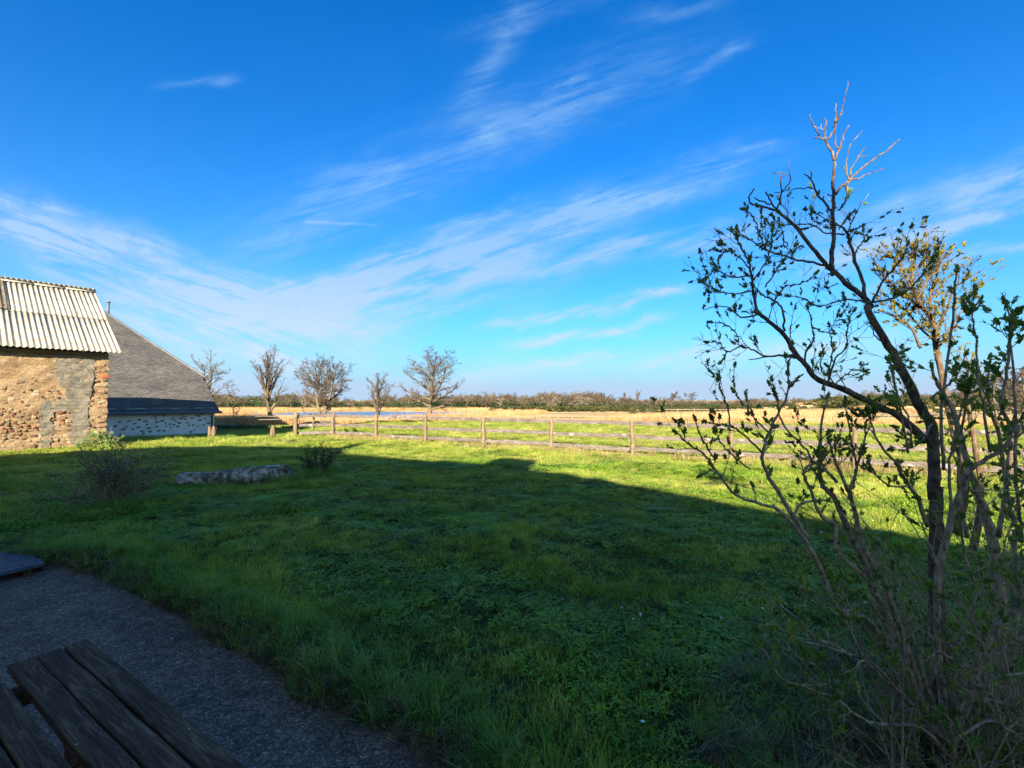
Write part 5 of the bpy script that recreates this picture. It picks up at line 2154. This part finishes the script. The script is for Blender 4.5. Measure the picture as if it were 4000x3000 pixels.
tree_stems = [
    S('6', [(1630, 1700), (1600, 1400), (1640, 1100), (1600, 800), (1590, 500), (1590, 200), (1600, 0)], 2.5, 2.55, 10, 7.5, 0.15, 0.3),
    S('5', [(1660, 1190), (1650, 900), (1630, 720), (1560, 600), (1480, 430), (1400, 280), (1300, 120), (1240, 0), ('4', 1210, 1360), ('4', 1170, 1300), ('4', 1060, 1215), ('4', 960, 1120),
            ('4', 860, 1000), ('4', 760, 880), ('4', 660, 790)], 2.55, 2.7, 7.5, 1.8, 0.22, 0.45),
    S('4', [(990, 1170), (975, 1110), (985, 1000), (990, 900), (985, 800), (990, 700), (985, 600), (995, 490), (960, 410), (940, 370), (940, 300), (945, 240)], 2.62, 2.6, 3.4, 1.0, 0.10, 0.0),
    S('4', [(660, 790), (580, 765), (500, 745), (495, 700), (520, 665)], 2.7, 2.75, 1.7, 0.9, 0, 0),
    S('4', [(660, 790), (680, 680), (680, 560)], 2.7, 2.7, 1.3, 0.7, 0.2, 0), S('4', [(660, 790), (620, 730), (590, 680)], 2.7, 2.65, 1.3, 0.9, 0, 0),
    S('4', [(620, 750), (560, 730), (520, 712)], 2.7, 2.66, 1.1, 0.8, 0, 0), S('4', [(680, 560), (655, 570), (630, 562)], 2.7, 2.7, .8, .6, 0, 0), S('4', [(681, 590), (715, 570)], 2.7, 2.7, .8, .6, 0, 0),
    S('4', [(940, 370), (905, 360), (880, 352)], 2.6, 2.58, 1.2, 0.9, 0, 0), S('4', [(905, 350), (880, 300), (860, 265), (845, 225)], 2.6, 2.56, 1.1, 0.6, 0.1, 0),
    S('4', [(945, 370), (970, 350), (1000, 290), (1005, 220), (1003, 160)], 2.6, 2.6, 1.1, 0.6, 0, 0), S('4', [(1000, 290), (1040, 190), (1060, 100), (1078, 30)], 2.6, 2.58, 0.9, 0.5, 0.15, 0),
    S('4', [(985, 300), (1000, 270), (1030, 230), (1045, 205)], 2.6, 2.56, 0.8, 0.5, 0, 0),
    S('4', [(995, 490), (1022, 425), (1050, 350), (1075, 285)], 2.6, 2.62, 1.6, 0.7, 0, 0), S('4', [(1020, 425), (1003, 400), (1000, 300), (1010, 200)], 2.61, 2.62, 1.2, .6, 0, 0),
    S('4', [(1000, 690), (1040, 645), (1080, 610), (1180, 520), (1300, 435), (1378, 370)], 2.62, 2.68, 2.0, 0.8, 0.08, 0),
    S('4', [(1080, 610), (1065, 560), (1065, 480), (1090, 400), (1160, 315)], 2.64, 2.66, 1.1, 0.5, 0.15, 0), S('4', [(1090, 612), (1150, 590), (1200, 570), (1300, 535)], 2.64, 2.6, 1.2, 0.5, 0.15, 0),
    S('4', [(1085, 585), (1100, 530), (1130, 475), (1175, 415)], 2.64, 2.67, 1.0, 0.5, 0.2, 0), S('4', [(1130, 475), (1160, 468), (1195, 475)], 2.66, 2.66, 0.7, 0.4, 0, 0),
    S('4', [(1100, 590), (1060, 660), (1080, 690), (1135, 660)], 2.62, 2.62, 0.8, 0.5, 0, 0), S('4', [(1065, 560), (1050, 530), (1042, 525)], 2.65, 2.65, .7, .5, 0, 0),
    S('4', [(985, 805), (940, 750), (880, 660), (855, 600), (815, 570)], 2.62, 2.6, 1.8, 0.7, 0.05, 0), S('4', [(857, 600), (856, 570), (855, 545)], 2.6, 2.6, .9, .6, 0, 0),
    S('4', [(870, 658), (800, 655), (740, 665), (640, 685)], 2.6, 2.64, 0.9, 0.5, 0.1, 0), S('4', [(690, 670), (730, 620), (730, 560), (725, 510)], 2.63, 2.63, 0.9, 0.5, 0, 0),
    S('4', [(975, 705), (950, 690)], 2.62, 2.62, .8, .6, 0, 0), S('4', [(925, 730), (935, 700)], 2.62, 2.62, .8, .6, 0, 0),
    S('4', [(1175, 1290), (1160, 1200), (1110, 1080), (1080, 950), (1060, 905), (1005, 870)], 2.66, 2.7, 2.6, 1.2, 0.7, 1),
    S('4', [(1060, 930), (1000, 925), (940, 920), (880, 880), (800, 870), (700, 870)], 2.7, 2.75, 1.2, 0.6, 1.6, 1.0),
    S('4', [(965, 1115), (870, 1095), (740, 1070), (600, 1020), (570, 1010)], 2.66, 2.8, 1.8, 0.8, 1.3, 1),
    S('4', [(1130, 1130), (1120, 1040), (1160, 970), (1195, 915)], 2.68, 2.72, 1.0, 0.5, 1.3, 1), S('4', [(990, 925), (985, 880), (900, 810), (870, 800)], 2.7, 2.7, .9, .5, 1.4, 1),
    S('4', [(1020, 900), (1050, 850), (1080, 820)], 2.68, 2.68, .8, .5, 1, 1), S('4', [(1070, 910), (1110, 900), (1150, 880)], 2.7, 2.7, .9, .5, 1, 1),
    S('4', [(1010, 790), (1040, 760), (1068, 715)], 2.64, 2.64, .7, .4, 1, 1), S('4', [(1220, 1330), (1270, 1220), (1340, 1130), (1400, 1060), (1425, 990)], 2.6, 2.5, 1.8, 0.6, 1.5, 1),
    S('4', [(1200, 1330), (1100, 1310), (1000, 1325), (900, 1350), (820, 1310), (735, 1290)], 2.6, 2.55, 1.3, 0.5, .8, 1),
    S('4', [(1225, 1330), (1350, 1300), (1450, 1240), (1520, 1150), (1575, 1070)], 2.6, 2.55, 1.5, .6, 1.5, 1),
    S('4', [(1020, 1215), (970, 1235), (920, 1245), (880, 1215)], 2.6, 2.6, .8, .4, .3, .5),
    # the long left limb
    S('5', [(1600, 830), (1500, 720), (1400, 650), (1290, 600), (1190, 550), (1050, 490), (930, 440), (860, 350), (790, 270), (740, 180), (640, 90), (560, 20), ('4', 540, 1390), ('4', 520, 1280),
            ('4', 500, 1150), ('4', 490, 1080), ('4', 440, 1000), ('4', 420, 900)], 2.55, 2.5, 5.5, 0.8, 0.55, 1),
    S('4', [(545, 1400), (440, 1415), (380, 1360), (300, 1350), (220, 1375)], 2.5, 2.45, 1.3, 0.5, 0.15, 0),
    S('4', [(700, 1500), (690, 1380), (640, 1320), (575, 1290), (520, 1230)], 2.5, 2.5, 1.5, 0.8, 0.8, 1),
    S('4', [(640, 1320), (700, 1240), (800, 1220), (880, 1165)], 2.5, 2.45, 1.1, 0.5, 0.5, 1), S('4', [(590, 1240), (640, 1160), (690, 1080), (760, 1000)], 2.5, 2.5, 1.1, 0.5, 1.2, 1),
    S('4', [(500, 1170), (400, 1180), (300, 1140), (250, 1180)], 2.48, 2.45, 1.2, 0.5, 2.0, 1), S('4', [(510, 1260), (400, 1280), (300, 1260), (230, 1210)], 2.48, 2.42, 1.1, 0.5, 1.5, 1),
    S('4', [(495, 1130), (430, 1060), (370, 1020), (330, 1050)], 2.48, 2.5, 1.0, 0.5, 2.0, 1), S('4', [(520, 1200), (590, 1090), (620, 1000), (625, 910)], 2.5, 2.52, 1.1, 0.5, 1.8, 1),
    S('4', [(590, 1020), (560, 940), (530, 850), (480, 790)], 2.5, 2.52, .9, .5, .6, 1), S('4', [(700, 1010), (690, 920), (640, 830)], 2.6, 2.6, .8, .5, .8, .8),
    S('4', [(600, 1020), (500, 960), (430, 930)], 2.5, 2.5, .9, .5, 1.6, 1),
    S('5', [(790, 295), (700, 300), (600, 298), (530, 255), (460, 240), (440, 180), (380, 110), (290, 90)], 2.5, 2.45, 1.5, 0.5, 0.8, 1),
    S('5', [(460, 240), (380, 275), (330, 220), (265, 215)], 2.46, 2.4, 1.0, 0.5, 1.3, 1), S('5', [(380, 275), (360, 310), (345, 340)], 2.45, 2.42, .8, .5, 1.5, 1),
    S('5', [(800, 312), (700, 297), (600, 310), (515, 325)], 2.5, 2.42, 1.6, 0.6, 0.1, 0),
    S('5', [(860, 350), (865, 270), (915, 200), (905, 120), (880, 10)], 2.52, 2.5, 1.5, 0.6, 0.6, 1), S('5', [(905, 120), (960, 150), (1030, 160)], 2.5, 2.5, 1.0, .5, .6, 1),
    S('5', [(1060, 490), (1000, 420), (960, 390), (960, 300)], 2.54, 2.5, 1.0, .5, 1.2, 1), S('5', [(1040, 480), (1090, 440), (1150, 390), (1230, 395)], 2.54, 2.5, 1.0, .5, 1.2, 1),
    S('5', [(1000, 470), (1050, 320), (1110, 240), (1130, 100), (1155, 30)], 2.54, 2.55, 1.3, .6, 1.0, 1),
    S('5', [(1000, 460), (1010, 380), (1030, 260), (1010, 120)], 2.54, 2.58, 1.0, .5, 1.0, 1), S('5', [(1480, 440), (1420, 380), (1400, 300)], 2.5, 2.45, 1.0, .6, 1.2, 1),
    S('5', [(790, 280), (760, 330), (750, 400)], 2.45, 2.4, 1, .5, .5, 1), S('4', [(1270, 1560), (1230, 1520), (1210, 1460), (1185, 1440)], 2.5, 2.5, 1.0, .5, 0.1, 0),
]
shrub('budding_tree', (float(atd(*z6((1630, 1659)), 2.5)[0]), 2.5, 0.0), 'small crooked tree with a dark mottled trunk and the tallest bare leader against the sky', tree_stems, 11, 'bark_dark', 'budleaf',
      0.9, 0.33, tw_len=0.17, leafsize=0.70, cat='tree')

left_stems = [
    S('6', [(1640, 1480), (1540, 1400), (1400, 1230), (1250, 1110), (1180, 1030), (1040, 960), (870, 880), (780, 790), (600, 620)], 2.35, 2.15, 4.2, 0.8, .55, .8),
    S('6', [(1600, 1500), (1500, 1250), (1400, 1050), (1300, 930), (1200, 800), (1120, 755), (1040, 745), (990, 690), (900, 460), (830, 330), (730, 200), (640, 120), ('5', 650, 1230), ('5', 440, 1160), ('5', 340, 1040),
            ('5', 250, 920), ('5', 150, 850), ('5', 70, 780)], 2.5, 2.2, 5.5, 0.9, .38, 1),
    S('6', [(1560, 1600), (1480, 1250), (1380, 950), (1240, 650), (1160, 430), (1080, 270), (1000, 80), (930, 0), ('5', 950, 1000), ('5', 955, 850), ('5', 965, 700), ('5', 1000, 560)], 2.6, 2.5, 7, 1.0, .5, 1),
    S('5', [(870, 1420), (790, 1290), (730, 1200), (640, 1050), (600, 950), (605, 860), (640, 770), (700, 650), (745, 560), (760, 400), (740, 310)], 2.4, 2.35, 3.4, 0.8, .55, 1),
    S('5', [(590, 890), (500, 800), (420, 740), (330, 720), (250, 710)], 2.38, 2.25, 1.5, .8, .6, 1), S('5', [(400, 740), (385, 620), (350, 530), (325, 450)], 2.32, 2.3, 1.2, .7, .7, 1),
    S('5', [(640, 780), (560, 700), (480, 590), (420, 520)], 2.38, 2.35, 1.3, .7, .8, 1), S('5', [(340, 1040), (280, 1010), (215, 1040)], 2.25, 2.2, 1.1, .7, .6, 1),
    S('5', [(290, 920), (230, 820), (180, 700)], 2.22, 2.2, 1.1, .7, .5, 1), S('5', [(520, 1000), (430, 930), (360, 860), (310, 780)], 2.3, 2.25, 1.1, .6, .8, 1),
    S('6', [(1500, 1200), (1400, 900), (1300, 600), (1210, 430), (1150, 300), (1100, 90), ('5', 1130, 1150), ('5', 1060, 980), ('5', 1030, 900), ('5', 1010, 830)], 2.5, 2.45, 5, 1.2, .5, 1),
    S('5', [(1060, 1080), (1000, 1020), (920, 960), (850, 860), (770, 780), (710, 690), (690, 560), (650, 480)], 2.45, 2.4, 2.0, .7, .7, 1),
    S('6', [(1450, 1100), (1330, 800), (1200, 560), (1010, 380), (1000, 230), ('5', 960, 1290), ('5', 870, 1080), ('5', 860, 1000), ('5', 940, 950), ('5', 970, 900)], 2.5, 2.42, 3.5, 1.2, .7, .8),
    S('5', [(1130, 1180), (1180, 980), (1220, 850), (1240, 720), (1290, 600)], 2.45, 2.4, 2.0, .7, .8, 1), S('5', [(1180, 1000), (1160, 880), (1130, 740), (1110, 600)], 2.45, 2.4, 1.5, .7, .9, 1),
    S('5', [(1620, 1350), (1540, 1150), (1480, 1080), (1420, 960), (1330, 860), (1270, 720), (1250, 640)], 2.5, 2.3, 3.0, .7, .9, 1), S('5', [(1500, 1100), (1380, 1100), (1270, 1000), (1250, 930)], 2.4, 2.3, 1.5, .7, .9, 1),
    S('6', [(1640, 1560), (1500, 1420), (1200, 1390), (1020, 1260), (880, 1200), (690, 1130), (560, 930)], 2.2, 2.05, 2.6, .7, .6, .9), S('6', [(1400, 1230), (1200, 1030), (1100, 1080), (980, 1160), (760, 1170)], 2.2, 2.1, 1.8, .7, .5, .9),
    S('6', [(1100, 1000), (960, 950), (780, 900), (640, 820), (540, 830)], 2.15, 2.05, 1.4, .7, .7, 1), S('6', [(1000, 1250), (960, 1150), (900, 1070), (740, 980), (560, 850)], 2.1, 2.0, 1.3, .7, .7, 1),
    S('6', [(1180, 1030), (1060, 800), (960, 720), (840, 660), (740, 560)], 2.2, 2.15, 1.3, .7, .8, 1), S('6', [(1250, 1110), (1150, 930), (1140, 860), (1060, 640), (1040, 540)], 2.2, 2.2, 1.3, .7, .8, 1),
    S('6', [(1350, 900), (1230, 720), (1180, 680), (1110, 720), (1040, 745)], 2.35, 2.3, 2.2, 1.6, .1, .2), S('6', [(1045, 745), (1048, 700), (1045, 660)], 2.3, 2.3, 1.6, .9, .1, .2),
    S('6', [(1600, 900), (1460, 820), (1400, 780), (1280, 720), (1130, 640)], 2.4, 2.25, 1.4, .6, .7, 1), S('6', [(1500, 1250), (1300, 1090), (1280, 1010), (1240, 960)], 2.3, 2.2, 1.4, .6, .6, 1),
    S('6', [(740, 190), (800, 100), (900, 80), (1000, 90)], 2.4, 2.45, 1.8, 1.0, .3, .8),
]


def ground_shoots(cx, cy, n, hmin, hmax, lean, leafp):
    def f(rg, paths, segs, tips, B):
        for _ in range(n):
            a = rg.uniform(0, 6.28)
            rr = 0.28 * math.sqrt(rg.uniform())
            p = np.array([cx + rr * math.cos(a), cy + rr * math.sin(a), -0.03]) - B
            d = norm(np.array([rg.normal(0, lean), rg.normal(0, lean), 1.0]))
            H = rg.uniform(hmin, hmax)
            ss = []
            grow(rg, ss, p, d, H, rg.uniform(.004, .010), 0, [(9, .07, .03, 9, .6, .30), (5, .16, .06, 3, .7, .5), (3, .2, .05, 0, 0, 0)])
            segs.extend(ss)
            for q_, s in enumerate(ss):
                if (q_ + 1 == len(ss) or np.linalg.norm(ss[q_ + 1][0] - s[1]) > 1e-6) and rg.uniform() < leafp:
                    tips.append((s[1], norm(s[1] - s[0]), int(rg.choice(3, p=(.35, .4, .25))), rg.uniform(.6, 1.1)))
    return f


shrub('budding_shrub', (float(atd(*z6((1560, 1640)), 2.4)[0]), 2.4, 0.0), 'many-stemmed shrub leaning left with bursting green buds, in front of the small tree', left_stems, 21, 'bark', 'budleaf',
      0.85, 0.50, tw_len=0.15, leafsize=0.78, extra=ground_shoots(2.0, 2.4, 34, 0.45, 1.3, 0.6, .4))

right_stems = [
    S('6', [(1650, 1400), (1610, 1000), (1600, 560), (1650, 330), (1700, 120), (1760, 0), ('5', 1840, 1080), ('5', 1880, 1000), ('5', 1960, 950), ('5', 2100, 850), ('5', 2130, 740), ('5', 2070, 600), ('5', 2110, 380),
            ('5', 2130, 180), ('5', 2130, 60)], 2.3, 2.0, 5, 1.3, .45, 1),
    S('6', [(2000, 1300), (1980, 900), (1960, 600), (1920, 300), (1860, 100), ('5', 1930, 1150), ('5', 1860, 950), ('5', 1780, 650), ('5', 1680, 480), ('5', 1640, 380)], 2.9, 2.8, 9, 1.6, .4, 1),
    S('6', [(1690, 1450), (1780, 1280), (1830, 1080), (1910, 900), (2050, 720), (2080, 600), (2050, 300), (2100, 230), ('5', 2180, 1250), ('5', 2160, 900), ('5', 2200, 700)], 2.2, 2.0, 5, 1.5, .55, .9),
    S('5', [(1720, 1000), (1700, 700), (1740, 350), (1780, 0), ('4', 1700, 1300), ('4', 1712, 1150)], 2.35, 2.3, 2.2, 1.0, .35, 1),
    S('5', [(2000, 900), (1960, 600), (1930, 400), (1920, 250), ('4', 1820, 1500), ('4', 1805, 1385)], 2.3, 2.25, 1.8, .8, .6, 1),
    S('5', [(2160, 800), (2150, 500), (2130, 200), ('4', 2032, 1500), ('4', 2025, 1370)], 2.0, 1.95, 1.8, .9, .6, 1),
    S('5', [(1500, 900), (1480, 800), (1420, 500), (1390, 340)], 2.3, 2.3, 1.8, .8, .6, 1), S('5', [(1520, 860), (1500, 700), (1440, 560), (1400, 400), (1380, 330)], 2.3, 2.25, 1.4, .7, .8, 1),
    S('5', [(1850, 1135), (2000, 1130), (2220, 1136)], 2.3, 2.3, 1.0, .9, 0, 0), S('6', [(1620, 540), (1700, 510), (1880, 490), (1960, 480)], 2.3, 2.3, 1.3, .7, .5, 1),
    S('6', [(1590, 640), (1640, 620), (1800, 570), (1880, 560)], 2.3, 2.25, 1.4, .7, .5, 1), S('6', [(1600, 970), (1700, 1020), (1840, 1080), (1960, 980), (2110, 870)], 2.2, 2.1, 2.3, 1.3, .3, .6),
    S('6', [(1560, 1180), (1600, 1000), (1600, 970), (1530, 1030)], 2.2, 2.1, 2.0, 1.0, .2, .4), S('6', [(1700, 1480), (1900, 1380), (2000, 1420), (2130, 1500)], 2.0, 1.9, 2.0, 1.1, .4, .5),
    S('6', [(1840, 1180), (1950, 1120), (2130, 1100)], 2.0, 1.95, 2.0, 1.2, .3, .5), S('6', [(1760, 1300), (1850, 1250), (2000, 1290), (2130, 1350)], 2.1, 2.0, 1.6, .8, .5, .6),
    S('5', [(2050, 1420), (2100, 1100), (2060, 800), (2000, 600), (1990, 450), (2000, 320)], 2.6, 2.5, 3.2, .9, .8, 1), S('5', [(1860, 1420), (1820, 1200), (1810, 900), (1850, 600), (1880, 450)], 2.7, 2.6, 3.0, .9, .8, 1),
    S('5', [(2200, 1420), (2130, 1250), (2110, 1000), (2150, 700)], 2.5, 2.5, 3.0, .9, .8, 1), S('5', [(1740, 1400), (1760, 1200), (1750, 1000), (1790, 780), (1830, 600), (1860, 540)], 2.5, 2.4, 2.4, .8, .8, 1),
    S('6', [(1640, 1000), (1760, 880), (1800, 760), (1820, 600), (1760, 400), (1740, 200)], 2.5, 2.5, 2.6, 1.2, .5, .8), S('6', [(1900, 930), (1800, 800), (1700, 660), (1640, 640)], 2.1, 2.1, 1.6, .8, .3, .6),
    S('5', [(1640, 720), (1600, 800), (1520, 870), (1400, 880)], 2.4, 2.3, 1.3, .6, .6, .8), S('5', [(1640, 560), (1720, 500), (1800, 420), (1850, 300)], 2.5, 2.4, 1.4, .6, .8, 1),
]
shrub('tall_budding_shrub', (float(atd(*z6((1700, 1500)), 2.3)[0]), 2.3, 0.0), 'dense tangled shrub at the right edge with thick upright shoots tipped by green flower buds', right_stems, 31, 'bark', 'budleaf',
      1.0, 0.52, tw_len=0.15, leafsize=0.85, extra=ground_shoots(2.55, 2.5, 42, 0.5, 1.8, 0.42, .35))

sun_stems = [
    S('5', [(1850, 1000), (1760, 700), (1680, 300), (1660, 150), ('4', 1600, 1560), ('4', 1590, 1480), ('4', 1530, 1380), ('4', 1480, 1310), ('4', 1440, 1240), ('4', 1460, 1130), ('4', 1480, 990)], 4.6, 4.4, 4.5, 0.9, 1.3, 1),
    S('4', [(1590, 1500), (1560, 1380), (1560, 1270), (1600, 1160), (1620, 1040)], 4.5, 4.4, 2.2, .7, 1.6, 1), S('4', [(1530, 1380), (1430, 1300), (1330, 1220), (1260, 1130)], 4.5, 4.6, 2.0, .7, 1.6, 1),
    S('4', [(1440, 1240), (1400, 1150), (1370, 1080), (1310, 1060)], 4.4, 4.5, 1.4, .6, 1.8, 1), S('4', [(1590, 1480), (1650, 1380), (1700, 1250), (1770, 1190)], 4.5, 4.4, 1.8, .6, 1.6, 1),
    S('4', [(1480, 1310), (1540, 1200), (1560, 1120), (1530, 1030)], 4.4, 4.3, 1.4, .6, 1.8, 1), S('4', [(1500, 1600), (1450, 1480), (1380, 1430), (1280, 1380)], 4.6, 4.6, 2.0, .6, 1.3, 1),
    S('4', [(1590, 1560), (1500, 1480), (1420, 1380), (1300, 1290)], 4.6, 4.7, 1.6, .6, 1.3, 1), S('4', [(1610, 1590), (1680, 1480), (1760, 1350), (1820, 1240)], 4.6, 4.5, 1.6, .6, 1.2, 1),
    S('5', [(1800, 1400), (1840, 1150), (1850, 1000)], 4.6, 4.6, 5.5, 4.5, .2, .3), S('5', [(1900, 1500), (1950, 1150), (1900, 800), (1850, 500), (1900, 300)], 4.7, 4.6, 4.5, 1.2, .7, .6),
]
shrub('sunlit_shrub', (float(atd(*z5((1800, 1420)), 4.6)[0]), 4.6, 0.0), 'shrub behind the tree whose crown catches the sun, with young yellow leaves', sun_stems, 41, 'twig_sun', 'budyellow',
      1.15, 0.40, (0.3, 0.40, 0.30), tw_len=0.26, leafsize=1.15, twmat='twig_sun')

# dry tangle at the foot of the shrubs
rgx = np.random.default_rng(6)
tsegs = []
for _ in range(190):
    a = rgx.uniform(0, 6.28)
    rr = 0.95 * math.sqrt(rgx.uniform())
    p = np.array([2.5 + rr * 1.15 * math.cos(a), 2.35 + rr * math.sin(a), -0.02])
    d = norm(np.array([rgx.normal(0, .6), rgx.normal(0, .6), 0.8]))
    grow(rgx, tsegs, p, d, rgx.uniform(.2, .6), .0035, 0, [(6, .2, -.05, 5, .8, .5), (4, .25, 0, 0, 0, 0)])
o = link('dry_brush', segs_mesh('dry_brush', [(s[0], s[1], max(s[2], .0012), .0009) for s in tsegs], 3), MAT['twig'])
tag(o, 'tangle of fine dry stems on the ground under the shrubs', kind='stuff')
